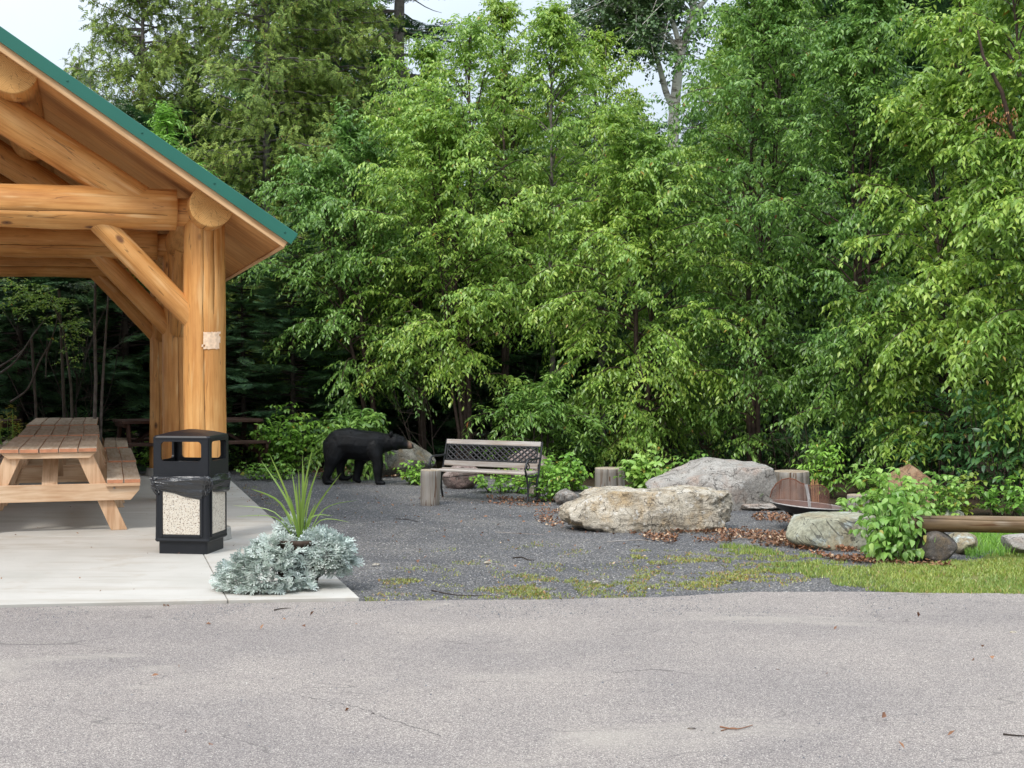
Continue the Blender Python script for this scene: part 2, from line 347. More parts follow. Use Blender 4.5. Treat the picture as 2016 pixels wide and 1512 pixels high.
def m_asphalt():
    t = NT('asphalt'); c = t.coord((1,1,1), False)
    big = t.noise(c, .55, 5, .6); mid = t.noise(c, 4, 5, .6); v = t.voro(c, 235, out='Color'); d = t.voro(c, 235); sp = t.noise(c, 300, 2, .7)
    sx = t.n('ShaderNodeSeparateXYZ'); t.l(v, sx.inputs[0])
    col = t.ramp(sx.outputs[0], [(0, (.13, .12, .12)), (.35, (.225, .206, .203)), (.7, (.30, .276, .266)), (.93, (.44, .415, .385)), (1, (.60, .58, .54))])
    col = t.mix(t.mask(sp, .35, .62), t.mix(1.0, col, (.60, .60, .62), 'MULTIPLY'), col)
    col = t.mix(t.mask(big, .40, .64), t.mix(1.0, col, (1.09, 1.045, 1.0), 'MULTIPLY'), t.mix(1.0, col, (1.38, 1.31, 1.21), 'MULTIPLY'))
    col = t.mix(t.math('MULTIPLY', t.mask(mid, .6, .75), .35), col, t.mix(1.0, col, (.7, .7, .72), 'MULTIPLY'))
    # dusty pale washes and dark scuffs with shapes of their own
    dust = t.noise(t.coord((.5, 1.2, 1), False), 1.1, 6, .6, .5); col = t.mix(t.math('MULTIPLY', t.mask(dust, .58, .68), .5), col, (.40, .36, .31))
    sc = t.noise(t.coord((.6, 2.0, 1), False), 2.3, 6, .75); col = t.mix(t.math('MULTIPLY', t.mask(sc, .70, .74), .6), col, (.09, .085, .085))
    ck = t.noise(t.coord((.35, .9, 1), False), .8, 3, .5); crack = t.math('LESS_THAN', t.math('ABSOLUTE', t.math('SUBTRACT', ck, .47)), .0009)
    col = t.mix(t.math('MULTIPLY', crack, .45), col, (.10, .09, .085))
    return t.bsdf(col, .85, t.math('ADD', d, sp), .55, .006, .25)
def m_gravel():
    t = NT('gravel'); c = t.coord((1,1,1), False); v = t.voro(c, 75, out='Color'); d = t.voro(c, 75); sx = t.n('ShaderNodeSeparateXYZ'); t.l(v, sx.inputs[0])
    col = t.ramp(sx.outputs[0], [(0, (.062, .064, .072)), (.5, (.128, .130, .140)), (.85, (.20, .20, .205)), (.96, (.30, .295, .285)), (1, (.42, .41, .39))])
    col = t.mix(t.mask(d, .35, .65), col, (.055, .056, .060)); big = t.noise(c, 1.1, 5, .6)
    col = t.mix(t.mask(big, .4, .66), t.mix(1.0, col, (1.16, 1.12, 1.07), 'MULTIPLY'), t.mix(1.0, col, (1.7, 1.6, 1.45), 'MULTIPLY'))
    return t.bsdf(col, .9, t.math('MULTIPLY', d, -1), .9, .012, .2)
def m_concrete():
    t = NT('pale_concrete'); c = t.coord((1,1,1), False); big = t.noise(c, .9, 6, .6); st = t.noise(t.coord((.4, 2.5, 1), False), 2.2, 5, .6); fine = t.noise(c, 140, 3, .6)
    col = t.ramp(big, [(.3, (.40, .38, .34)), (.55, (.475, .452, .412)), (.75, (.52, .50, .462))])
    col = t.mix(t.math('MULTIPLY', t.mask(st, .52, .74), .6), col, (.33, .28, .22))
    col = t.mix(t.math('MULTIPLY', t.mask(fine, .58, .7), .25), col, (.38, .36, .33))
    sp = t.voro(t.coord((1, 1, 1), False), 7); col = t.mix(t.mask(sp, .035, .02), col, (.16, .13, .11)); bl = t.noise(c, 2.4, 5, .65); col = t.mix(t.math('MULTIPLY', t.mask(bl, .58, .70), .5), col, (.36, .30, .23)); sq = t.voro(c, 23); col = t.mix(t.math('MULTIPLY', t.mask(sq, .06, .03), t.mask(big, .5, .6)), col, (.14, .11, .09))
    return t.bsdf(col, .8, fine, .2, .002, .25)
def m_floor():
    t = NT('forest_soil'); c = t.coord((1,1,1), False); f = t.noise(c, 3, 6, .7); g = t.noise(c, 40, 4, .7)
    col = t.ramp(f, [(.3, (.030, .024, .016)), (.55, (.05, .036, .022)), (.75, (.045, .055, .022))]); col = t.mix(t.mask(g, .55, .7), col, (.11, .06, .033))
    return t.bsdf(col, .95, g, .8, .03, .1)
def m_verge():
    t = NT('thin_turf'); c = t.coord((1,1,1), False); f = t.noise(c, 5, 6, .7); g = t.noise(c, 60, 3, .7)
    col = t.ramp(f, [(.3, (.10, .13, .035)), (.5, (.17, .20, .05)), (.7, (.20, .16, .08))]); col = t.mix(t.mask(g, .5, .7), col, (.07, .07, .03))
    return t.bsdf(col, .95, g, .8, .02, .1)

sheet('forest_floor', [(-300, -60), (300, -60), (300, 400), (-300, 400)], -.035, m_floor())
edge = [gp(*p) for p in ((0, 1196), (707, 1184), (1000, 1180), (1300, 1176), (1490, 1165), (1800, 1166), (2016, 1168))]
d0 = edge[1]-edge[0]; d0.normalize()
sheet('asphalt_road', [(-40, -30), (40, -30), (40, 9.9), *[(p.x, p.y) for p in reversed(edge)], tuple((edge[0]-d0*40)[:2])], 0, m_asphalt(), rough_edge=.018, seed=3)
road = bpy.data.objects['asphalt_road']
def road_crack(pts, w, seed):
    r = np.random.RandomState(seed); P = []
    for (a, b) in zip(pts, pts[1:]):
        for k in range(14):
            t = k/14; p = gp(a[0]+(b[0]-a[0])*t, a[1]+(b[1]-a[1])*t); P.append([p.x+r.normal(0, .008), p.y+r.normal(0, .012), .0012])
    P = np.array(P); n = len(P); wd = w*r.uniform(.2, 1.2, (n, 1)); N_ = np.array([[0.25, 1, 0]]); V = np.stack([P+N_*wd, P-N_*wd], 1).reshape(-1, 3)
    Q = [[2*i, 2*i+1, 2*i+3, 2*i+2] for i in range(n-1)]; link('crack', mesh_np('crack', V, Q), road, M['crackfill'])
M['crackfill'] = m_plain('dark_crack', (.13, .12, .115), .95, .3, 40)
road_crack([(590, 1368), (650, 1382), (700, 1392), (770, 1418), (880, 1452)], .0032, 1)
road_crack([(1210, 1325), (1280, 1318), (1330, 1322), (1400, 1333)], .0035, 2)
road_crack([(860, 1262), (930, 1268), (1010, 1262)], .003, 3)
gfront = [gp(*p) for p in ((560, 1200), (1000, 1205), (1500, 1200), (2016, 1200), (2900, 1210))]
gback = [gp(*p) for p in ((3000, 1030), (2000, 1030), (1700, 1010), (1540, 985), (1300, 975), (1120, 950), (960, 935), (800, 928), (620, 928), (470, 925), (300, 925), (160, 920))]
sheet('gravel_yard', [(p.x, p.y) for p in gfront+gback]+[tuple(gp(330, 1000)[:2])], -.012, m_gravel(), rough_edge=.06, seed=5)
vg = [gp(*p) for p in ((1880, 1172), (2016, 1180), (2900, 1195), (2900, 1040), (2016, 1075), (1900, 1112), (1840, 1122), (1740, 1128), (1800, 1142))]
sheet('grass_verge', [(p.x, p.y) for p in vg], -.007, m_verge(), rough_edge=.09, seed=8)

# pavilion frame: local x along the gable to the right, local y into depth
TH = R_(16.6); CX, CY = math.cos(TH), math.sin(TH)
P1 = gp(404, 1065); P1.z = 0
def loc(u, v, yl):
    """point of the photograph's pixel on the vertical plane at local depth yl: returns local x, z"""
    a, b = ray(u, v); px, py = P1.x-CY*yl, P1.y+CX*yl
    t = (a*py-px)/(CX-a*CY); Y = py+CY*t
    return t, H+b*Y
# slab in panels cut by the sawn joint
slab = empty('concrete_slab', kind='structure')
mc = m_concrete()
A_, B_ = gp(707, 1181), gp(450, 944); dd = (B_-A_).normalized(); farR = A_+dd*11.0; A0 = A_-dd*.02
J_ = gp(448, 1188); wdir = (gp(0, 1195)-A_).normalized()
def slab_panel(p, q, r, s):
    bm = bmesh.new(); top = [bm.verts.new((k.x, k.y, .018)) for k in (p, q, r, s)]; bot = [bm.verts.new((k.x, k.y, -.12)) for k in (p, q, r, s)]
    bm.faces.new(top); bm.faces.new(bot)
    for i in range(4): bm.faces.new((top[i], bot[i], bot[(i+1) % 4], top[(i+1) % 4]))
    bmesh.ops.recalc_face_normals(bm, faces=bm.faces)
    return link('slab_panel', bm_mesh(bm, 'slab_panel', bevel=.004, seg=1), slab, mc)
for k in range(3):
    s0, s1 = dd*(k*3.7), dd*((k+1)*3.7-.006)
    wj = (J_-A_).length
    for w0, w1 in ((0, wj-.003), (wj+.003, wj+3.2), (wj+3.206, wj+6.5)):
        slab_panel(A_+wdir*w0+s0, A_+wdir*w1+s0, A_+wdir*w1+s1, A_+wdir*w0+s1)

# ------------------------------------------------------------------ log pavilion
pav = empty('log_pavilion', P1, TH, 'open log pavilion of honey coloured peeled logs with green metal roof edge', 'pavilion')
LB = 3.72                                                     # bay length
et, ez = loc(583, 462, -.70); rt, rz_ = loc(0, 55, -.70)
SL = (rz_-ez)/(et-rt)                                          # roof slope
RIDGE = -3.05
def zroof(t): return ez+SL*(et-t) if t > RIDGE else ez+SL*(et-RIDGE)-SL*(RIDGE-t)
cosS = 1/math.sqrt(1+SL*SL)
def log(name, p0, p1, r0, r1, seed=0, cracks=(), clip=None, parent=pav, mat='log', endmat='log_end', seg=40, bump=.012, label=None, clip2=None, flat=None):
    p0, p1 = Vector(p0), Vector(p1); L = (p1-p0).length; q = (p1-p0).to_track_quat('Z', 'Y')
    Mx = Matrix.Translation(p0) @ q.to_matrix().to_4x4(); rings = max(6, int(L/.08))
    rg = np.random.RandomState(seed); th = list(np.linspace(0, 2*np.pi, seg, endpoint=False)); cidx = []
    f = Fld(seed+11, .9, 3, .55); f2 = Fld(seed+50, 3.0, 2, .5)
    base = []
    for t_ in th: base.append((t_, 0, -1))
    for ci, (ca, z0, z1, dep) in enumerate(cracks):
        base = [b for b in base if abs((b[0]-ca+np.pi) % (2*np.pi)-np.pi) > .13]
        base += [(ca-.010, 0, ci), (ca, 1, ci), (ca+.010, 0, ci)]
    base.sort(key=lambda b: b[0] % (2*np.pi)); S = len(base)
    zs = np.linspace(0, L, rings+1); V = np.zeros((rings+1, S, 3))
    for i, z in enumerate(zs):
        for j, (a, dp, ci) in enumerate(base):
            w = 0
            if ci >= 0: w = .035*math.sin(z*2.3+ci*2)+.012*math.sin(z*9+ci)
            r = r0+(r1-r0)*z/L
            aa = a+w; x, y = math.cos(aa), math.sin(aa)
            r = r*(1+bump*4*float(0))  # filled below
            if dp and cracks[ci][1] <= z <= cracks[ci][2]: r -= cracks[ci][3]
            V[i, j] = (x*r, y*r, z)
    n = f(V*np.array([1.6, 1.6, .5]))[..., None]*bump+f2(V*np.array([1, 1, .35]))[..., None]*bump*.35
    rad = np.linalg.norm(V[..., :2], axis=-1, keepdims=True); V[..., :2] *= 1+n*.8/np.maximum(rad, .02)
    inv = np.array(Mx.inverted())
    def clamp(pt, nr):
        c = inv[:3, :3] @ np.array(nr); o = inv @ np.array([*pt, 1.0]); d = (V-o[:3]) @ c
        m = d > 0; V[m] -= d[m][:, None]*c
    for cl in (clip, clip2):
        if cl: clamp(*cl)
    Vf = V.reshape(-1, 3); i = np.arange(rings)[:, None]*S; j = np.arange(S)[None, :]; j2 = (j+1) % S
    Q = np.stack([i+j, i+j2, i+S+j2, i+S+j], -1).reshape(-1, 4)
    bm = bmesh.new(); vs = [bm.verts.new(v) for v in Vf]
    for qd in Q:
        fc = bm.faces.new([vs[k] for k in qd]); fc.smooth = True
        for k in qd:
            e_ = base[k % S]
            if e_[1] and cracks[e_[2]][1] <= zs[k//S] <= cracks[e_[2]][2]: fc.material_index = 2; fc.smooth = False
    for row, rev in ((0, True), (rings, False)):
        ring = [vs[row*S+k] for k in range(S)]; ci_ = [v.co.copy() for v in ring]
        cn = sum(ci_, Vector())/S; inner = [bm.verts.new(c+(cn-c)*.04+Vector((0, 0, -.006 if rev else .006))) for c in ci_]
        for k in range(S):
            a, b, c, d = ring[k], ring[(k+1) % S], inner[(k+1) % S], inner[k]
            fc = bm.faces.new((d, c, b, a) if rev else (a, b, c, d)); fc.material_index = 1
        cc = bm.verts.new(cn+Vector((0, 0, -.006 if rev else .006)))
        for k in range(S):
            fc = bm.faces.new((inner[(k+1) % S], inner[k], cc) if rev else (inner[k], inner[(k+1) % S], cc)); fc.material_index = 1
    bmesh.ops.recalc_face_normals(bm, faces=bm.faces)
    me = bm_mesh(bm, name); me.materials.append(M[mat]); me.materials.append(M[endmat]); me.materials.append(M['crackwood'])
    o = link(name, me, parent); o.matrix_local = Mx
    if label: o['label'] = label
    return o
FOOT = .11
tpl, zpl = loc(416, 405, -.45); RP = .185
zb = loc(330, 412, 0)[1]                                       # tie beam axis
under = Vector((SL, 0, 1)).normalized()
roofpt = (et, 0, ez-.15)                                       # a point on the underside of the deck
tp, zp = loc(24, 135, -.45)
(b0t, b0z), (b1t, b1z) = loc(176, 420, 0), loc(372, 622, 0)
(r0t, r0z), (r1t, r1z) = loc(0, 221, 0), loc(225, 365, 0)
rs = (r0z-r1z)/(r1t-r0t)
for k in range(3):
    y = k*LB
    for side in (0, 1):
        px = 0 if side == 0 else 2*RIDGE
        bm = bmesh.new(); bmesh.ops.create_cone(bm, cap_ends=True, segments=36, radius1=.235, radius2=.225, depth=FOOT, matrix=Matrix.Translation((px, y, FOOT/2+.016)))
        link('footing', bm_mesh(bm, bevel=.008, seg=1), pav, M['footing'])
        rp = (.183, .178, .172)[k]
        ff = R_(84) if k != 2 else R_(70)
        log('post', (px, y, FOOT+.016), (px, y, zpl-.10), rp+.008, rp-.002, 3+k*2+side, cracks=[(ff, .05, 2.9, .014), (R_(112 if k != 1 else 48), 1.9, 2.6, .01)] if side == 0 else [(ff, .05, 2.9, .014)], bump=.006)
        sgn = 1 if side == 0 else -1; ax = lambda t: t if side == 0 else 2*RIDGE-t
        log('brace', (ax(b0t-.10), y, b0z+.13), (ax(b1t+.10), y, b1z-.10), .098, .105, 30+k+side*5, bump=.008, seg=28)
        log('rafter_log', (ax(r1t+.22), y, r1z-.22*rs), (RIDGE, y, r1z+rs*(r1t-RIDGE)), .150, .160, 40+k+side*5, bump=.012)
        if k < 2: log('side_brace', (px, y+.12, b1z-.08), (px, y+1.0, zpl-.12), .11, .10, 60+k+side*5, seg=24)
        if k > 0: log('side_brace', (px, y-.12, b1z-.05), (px, y-1.0, zpl-.12), .11, .10, 70+k+side*5, seg=24)
    log('tie_beam', (2*RIDGE+.24, y, zb+.02), (-.245, y, zb-.01), .19, .182, 80+k, cracks=[(R_(200), .2, 5.5, .015)], bump=.016)
    log('tenon', (-.30, y, zb-.02), (-.06, y, zb-.02), .13, .13, 90+k, seg=24)
    log('king_post', (RIDGE, y, zb), (RIDGE, y, zroof(RIDGE)-.35), .14, .14, 95+k)
YE = 2*LB+.75
log('plate_log', (tpl, -.50, zpl), (tpl, YE-.2, zpl), RP, RP, 101, clip=(roofpt, under), cracks=[(R_(285), .0, 2.0, .02)], bump=.006, label='plate log with sawn end over the right posts')
log('plate_log', (2*RIDGE-tpl, -.50, zpl), (2*RIDGE-tpl, YE-.2, zpl), RP, RP, 102)
log('purlin', (tp, -.50, zp), (tp, YE-.2, zp), .215, .20, 103, clip=(roofpt, under), bump=.006)
log('purlin', (2*RIDGE-tp, -.50, zp), (2*RIDGE-tp, YE-.2, zp), .20, .20, 104)
log('ridge_log', (RIDGE, -.50, zroof(RIDGE)-.40), (RIDGE, YE-.2, zroof(RIDGE)-.40), .20, .20, 105)
# roof: deck boards, green sheets, rake and eave trim; each built in the slope's own frame
def slope_box(name, mat, s0, s1, y0, y1, h0, h1, side=0, bevel=.002, label=None):
    """s along the slope measured down from the ridge, h perpendicular to it below the top surface"""
    Ls = s1-s0; cs, sn = cosS, SL*cosS
    sm, hm = (s0+s1)/2, (h0+h1)/2
    x = RIDGE+(sm*cs-hm*sn)*(1 if side == 0 else -1); z = zroof(RIDGE)-sm*sn-hm*cs
    o = link(name, box_me(Ls, y1-y0, abs(h1-h0), bevel=bevel), pav, M[mat]); o.location = (x, (y0+y1)/2, z)
    o.rotation_euler = (0, math.atan(SL)*(1 if side == 0 else -1), 0)
    if label: o['label'] = label
    return o
SLEN = (et-RIDGE)/cosS
for side in (0, 1):
    nb = 6; bw = (YE+.62)/nb
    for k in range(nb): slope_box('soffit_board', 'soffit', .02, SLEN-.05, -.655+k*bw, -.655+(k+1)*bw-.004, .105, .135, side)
    nb = 9; bw = (YE+.66)/nb
    for k in range(nb): slope_box('roof_sheet', 'green', .0, SLEN+.02, -.66+k*bw, -.66+(k+1)*bw-.003, .0, .035+.004*(k % 2), side)
    slope_box('rake_trim', 'green', .0, SLEN+.01, -.712, -.695, -.012, .092, side, .003)
    slope_box('rake_trim_lip', 'green', .0, SLEN+.01, -.725, -.700, .090, .096, side, .001)
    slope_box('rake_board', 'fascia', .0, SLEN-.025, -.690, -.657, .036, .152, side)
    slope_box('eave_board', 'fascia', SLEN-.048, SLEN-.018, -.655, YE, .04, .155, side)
    slope_box('eave_trim', 'green', SLEN-.004, SLEN+.012, -.69, YE, -.01, .06, side)
    for k in range(7):
        s = SLEN-.09-.71*k
        if s > 0: slope_box('screw', 'screw', s-.008, s+.008, -.719, -.711, .033, .049, side, .003)
# bare patch left by a removed sign, front face of the first post
pz0, pz1 = loc(404, 687, -.18)[1], loc(404, 653, -.18)[1]
bm = bmesh.new(); N1, N2 = 12, 8; g = []; rr = random.Random(4)
for i in range(N1+1):
    a = R_(258+i*(54/N1)); row = []
    for j in range(N2+1):
        z = pz0+(pz1-pz0)*j/N2; e = .005 if (i in (0, N1) or j in (0, N2)) else 0
        row.append(bm.verts.new((.1895*math.cos(a+rr.uniform(-e, e)*3), .1895*math.sin(a+rr.uniform(-e, e)*3), z+rr.uniform(-e, e))))
    g.append(row)
for i in range(N1):
    for j in range(N2):
        if rr.random() > .35 or 1 < i < 11: bm.faces.new((g[i][j], g[i+1][j], g[i+1][j+1], g[i][j+1]))
bmesh.ops.recalc_face_normals(bm, faces=bm.faces)
link('bare_patch', bm_mesh(bm, smooth=True), pav, M['patch'])

# ------------------------------------------------------------------ picnic tables
def picnic_table(name, pos, rz, L, label, group, dark=False, hw=.82):
    T = empty(name, pos, rz, label, 'picnic table', group); top, frm, leg, ende = (M['darkwood'],)*4 if dark else (M['ply'], M['cedar'], M['cedar_z'], M['cedar_end'])
    W = .172; zt = .78; rr = random.Random(int(L*100)+int(pos[1]*10))
    def plank(nm, x, z, w):
        bm = bmesh.new(); add_box(bm, w-.007, L, .040)
        bmesh.ops.bevel(bm, geom=list(bm.edges), offset=.004, segments=1, affect='EDGES')
        me = bm_mesh(bm); me.materials.append(top); me.materials.append(ende)
        for p in me.polygons:
            if abs(p.normal.y) > .8 or (abs(p.normal.x) > .8): p.material_index = 1
        o = link(nm, me, T); o.location = (x, L/2+rr.uniform(-.008, .008), z-.020+rr.uniform(-.0015, .0015)); o.rotation_euler = (0, rr.uniform(-.01, .01), rr.uniform(-.002, .002))
    for k in range(5): plank('top_plank', (k-2)*W, zt, W)
    for s in (-1, 1):
        for k in range(2): plank('seat_plank', s*(hw-.075-k*.155), .485, .155)
    for y in (.025, L-.065):
        inn = 1 if y < 1 else -1
        link('top_cleat', prism_me([(-.42, zt-.041), (.42, zt-.041), (.36, zt-.095), (-.36, zt-.095)], y, y+.04, .003), T, frm)
        link('seat_beam', prism_me([(-hw+.01, .443), (hw-.01, .443), (hw-.01, .38), (hw-.09, .285), (-hw+.09, .285), (-hw+.01, .38)], y, y+.04, .003), T, frm)
        yl = y+(.041 if inn > 0 else -.041)
        for s in (-1, 1):
            link('seat_cleat', prism_me([(s*(hw-.005), .4445), (s*(hw-.315), .4445), (s*(hw-.315), .418), (s*(hw-.005), .418)], y-.036*inn if inn > 0 else y+.041, y-.001 if inn > 0 else y+.075, .002), T, frm) if inn > 0 else None
            pts = [(s*.23, zt-.042), (s*.38, zt-.042), (s*.70, .0), (s*.55, .0)]
            link('leg', prism_me(pts, yl, yl+.04, .004), T, leg)
            for bx in (.36, .50):
                bm = bmesh.new(); bmesh.ops.create_uvsphere(bm, u_segments=8, v_segments=5, radius=.011, matrix=Matrix.Translation((s*(bx+.08), y-.001*inn if inn > 0 else y+.041, .40)))
                if bx == .50: link('bolt', bm_mesh(bm), T, M['strap'])
                else: bm.free()
        # brace from the seat beam up to the middle of the top
        p0 = Vector((0, y+.06*inn, .37)); p1 = Vector((0, y+.62*inn, zt-.06)); q = (p1-p0)
        o = link('diagonal_brace', box_me(.14, .04, q.length, .003), T, leg); o.location = (p0+p1)/2; o.rotation_mode = 'QUATERNION'; o.rotation_quaternion = q.to_track_quat('Z', 'Y')
    return T
TT = R_(16.0); td = Vector((-math.sin(TT), math.cos(TT), 0)); tx = Vector((td.y, -td.x, 0))
n0 = gp(96, 887, .78); n0.z = .018
LT = 2.30; GAP = .32
for k, lab in enumerate(('nearest cedar picnic table under the pavilion, pale crossbeam end facing out', 'middle cedar picnic table of the row under the pavilion', 'farthest cedar picnic table of the row under the pavilion')):
    off = tx*(.0, .015, -.03)[k]
    picnic_table('picnic_table', n0+td*(LT+GAP)*k+off, TT+(.0, .008, -.006)[k], LT, lab, 'cedar picnic tables in a row')
# dark stained tables behind the pavilion: long side towards the camera
pa, pb = gp(203, 836, .78), gp(527, 836, .78)
ax_ = R_(-98)
picnic_table('picnic_table', Vector((pb.x-2.35, 20.0, -.01)), R_(-65), 2.0, 'dark brown picnic table behind the pavilion posts, seen lengthwise', 'dark stained picnic tables', True, hw=.80).location = ((370-1008)/F*20.6-.906, 20.6-.42, -.012)
picnic_table('picnic_table', Vector((-9.3, 20.2, -.01)), R_(-90), 2.2, 'dark brown picnic table at the far left beside the goldenrod', 'dark stained picnic tables', True, hw=.80)

# ------------------------------------------------------------------ litter bin
bw_, bh = .465, 1.03
bc = gp(408, 1096); aB = R_(-8.1); ex, ey = Vector((math.cos(aB), math.sin(aB), 0)), Vector((-math.sin(aB), math.cos(aB), 0))
bc = bc-ex*(bw_/2-.02)+ey*(bw_/2-.02); bc.z = .018
binn = empty('litter_bin', bc, aB, 'black litter bin with speckled stone panels and windowed hood on the slab', 'litter bin')
def rrect(w, r, n=5, d=None):
    d = d or w; P = []
    for cx, cy, a0 in ((w/2-r, d/2-r, 0), (-w/2+r, d/2-r, 90), (-w/2+r, -d/2+r, 180), (w/2-r, -d/2+r, 270)):
        for k in range(n+1):
            a = R_(a0+90*k/n); P.append((cx+r*math.cos(a), cy+r*math.sin(a)))
    return P
def loft(rings, cap0=True, cap1=True):
    bm = bmesh.new(); rows = [[bm.verts.new(p) for p in ring] for ring in rings]; n = len(rows[0])
    for a, b in zip(rows, rows[1:]):
        for k in range(n): f = bm.faces.new((a[k], a[(k+1) % n], b[(k+1) % n], b[k]))
    if cap0: bm.faces.new(list(reversed(rows[0])))
    if cap1: bm.faces.new(rows[-1])
    bmesh.ops.recalc_face_normals(bm, faces=bm.faces); return bm
def rr3(w, r, z): return [(x, y, z) for x, y in rrect(w, r)]
link('plinth', bm_mesh(loft([rr3(.415, .02, 0), rr3(.415, .02, .105)])), binn, M['black'])
link('body', bm_mesh(loft([rr3(.455, .03, .10), rr3(.472, .03, .112), rr3(.465, .028, .13), rr3(.452, .03, .64)])), binn, M['black'])
for k in range(4):
    o = box('stone_panel', binn, M['agg'], (0, 0, 0), (.318, .012, .43), bevel=.005)
    a = k*math.pi/2; o.location = (math.sin(a)*.231, -math.cos(a)*.231, .375); o.rotation_euler = (0, 0, a)
    # raised frame around the panel
    bm = bmesh.new()
    for sx in (-1, 1): add_box(bm, .022, .014, .47, Matrix.Translation((sx*.172, 0, 0)))
    for sz in (-1, 1): add_box(bm, .322, .014, .022, Matrix.Translation((0, 0, sz*.226)))
    o2 = link('panel_frame', bm_mesh(bm, bevel=.003, seg=1), binn, M['black']); o2.location = (math.sin(a)*.234, -math.cos(a)*.234, .375); o2.rotation_euler = (0, 0, a)
# hood: four walls with rounded windows, pyramid roof
def hood_wall(w, z0, z1, wx, wz0, wz1, th=.018):
    """wall in x,z plane with a rounded opening; outer y=-th/2"""
    out = [(-w/2, z0), (w/2, z0), (w/2, z1), (-w/2, z1)]; cz = (wz0+wz1)/2
    hole = [(x, y+cz) for x, y in rrect(wx, .03, 5, wz1-wz0)]; n = len(hole)
    bm = bmesh.new(); F_, B_2 = [], []
    for lst, y in ((F_, -th/2), (B_2, th/2)):
        lst.append([bm.verts.new((x, y, z)) for x, z in out]); lst.append([bm.verts.new((x, y, z)) for x, z in hole])
    per = (n//4)
    # hole starts at the right-top corner going counter-clockwise: quadrants map to outer corners 2,3,0,1
    oc = [2, 3, 0, 1]
    for (O, Hh), rev in ((F_, False), (B_2, True)):
        for q in range(4):
            seg = Hh[q*per:(q+1)*per]; c = O[oc[q]]
            for a, b in zip(seg, seg[1:]): bm.faces.new((c, b, a) if not rev else (c, a, b))
            nx = Hh[((q+1)*per) % n]; c2 = O[oc[(q+1) % 4]]; bm.faces.new((c, c2, nx, seg[-1]) if not rev else (c, seg[-1], nx, c2))
    for k in range(n): bm.faces.new((F_[1][k], F_[1][(k+1) % n], B_2[1][(k+1) % n], B_2[1][k]))
    for k in range(4): bm.faces.new((F_[0][k], F_[0][(k+1) % 4], B_2[0][(k+1) % 4], B_2[0][k]))
    bmesh.ops.recalc_face_normals(bm, faces=bm.faces); return bm_mesh(bm)
hood = empty('hood'); hood.parent = binn
for k in range(4):
    a = k*math.pi/2; o = link('hood_wall', hood_wall(.462, .642, .955, .345, .765, .925), hood, M['black'])
    o.location = (math.sin(a)*.231, -math.cos(a)*.231, 0); o.rotation_euler = (0, 0, a)
bm = loft([rr3(.484, .03, .944), rr3(.488, .03, .958), rr3(.475, .035, .972), rr3(.30, .03, .998), rr3(.06, .02, 1.018)])
link('hood_roof', bm_mesh(bm), hood, M['black'])
bm = loft([rr3(.484, .028, .630), rr3(.484, .028, .655)]); link('hood_rim', bm_mesh(bm), hood, M['black'])
# bag: wrinkled band turned over the rim
rings = []; fb = Fld(31, 3.5, 4, .6); rr = random.Random(2)
for i, (w, z) in enumerate(((.468, .640), (.505, .648), (.545, .632), (.550, .600), (.528, .560), (.500, .528), (.472, .518))):
    ring = []
    for x, y in rrect(w, .07, 9):
        a = math.atan2(y, x); s = 1+.055*float(fb(np.array([x*2, y*2, z*3]))) if i > 0 else 1
        sag = 0 if i < 3 else (i-2)*.012*math.cos(a*4+.8)+.016*(i-2)/4*float(fb(np.array([x*4, y*4, 0])))
        ring.append((x*s, y*s, z+sag))
    rings.append(ring)
bm = loft(rings, False, False); bmesh.ops.subdivide_edges(bm, edges=list(bm.edges), cuts=2, use_grid_fill=True, smooth=.6)
f3 = Fld(77, 5, 3, .6); f4 = Fld(78, 13, 2, .6)
for v in bm.verts:
    d = float(f3(np.array(v.co)*np.array([1, 1, .5]), True)); e = float(f4(np.array(v.co)*np.array([1, 1, 2.2]), True)); v.co.x *= 1+.030*d+.018*e; v.co.y *= 1+.030*d+.018*e; v.co.z += .008*d
rj = random.Random(8)
for v in bm.verts: v.co += Vector((rj.uniform(-1, 1), rj.uniform(-1, 1), rj.uniform(-1, 1)))*.0045
bmesh.ops.triangulate(bm, faces=bm.faces)
link('bin_bag', bm_mesh(bm), binn, M['bag'])
o = link('bin_liner', bm_mesh(loft([rr3(.40, .03, .50), rr3(.42, .03, .70), rr3(.44, .03, .735)], True, False)), binn, M['bag'])

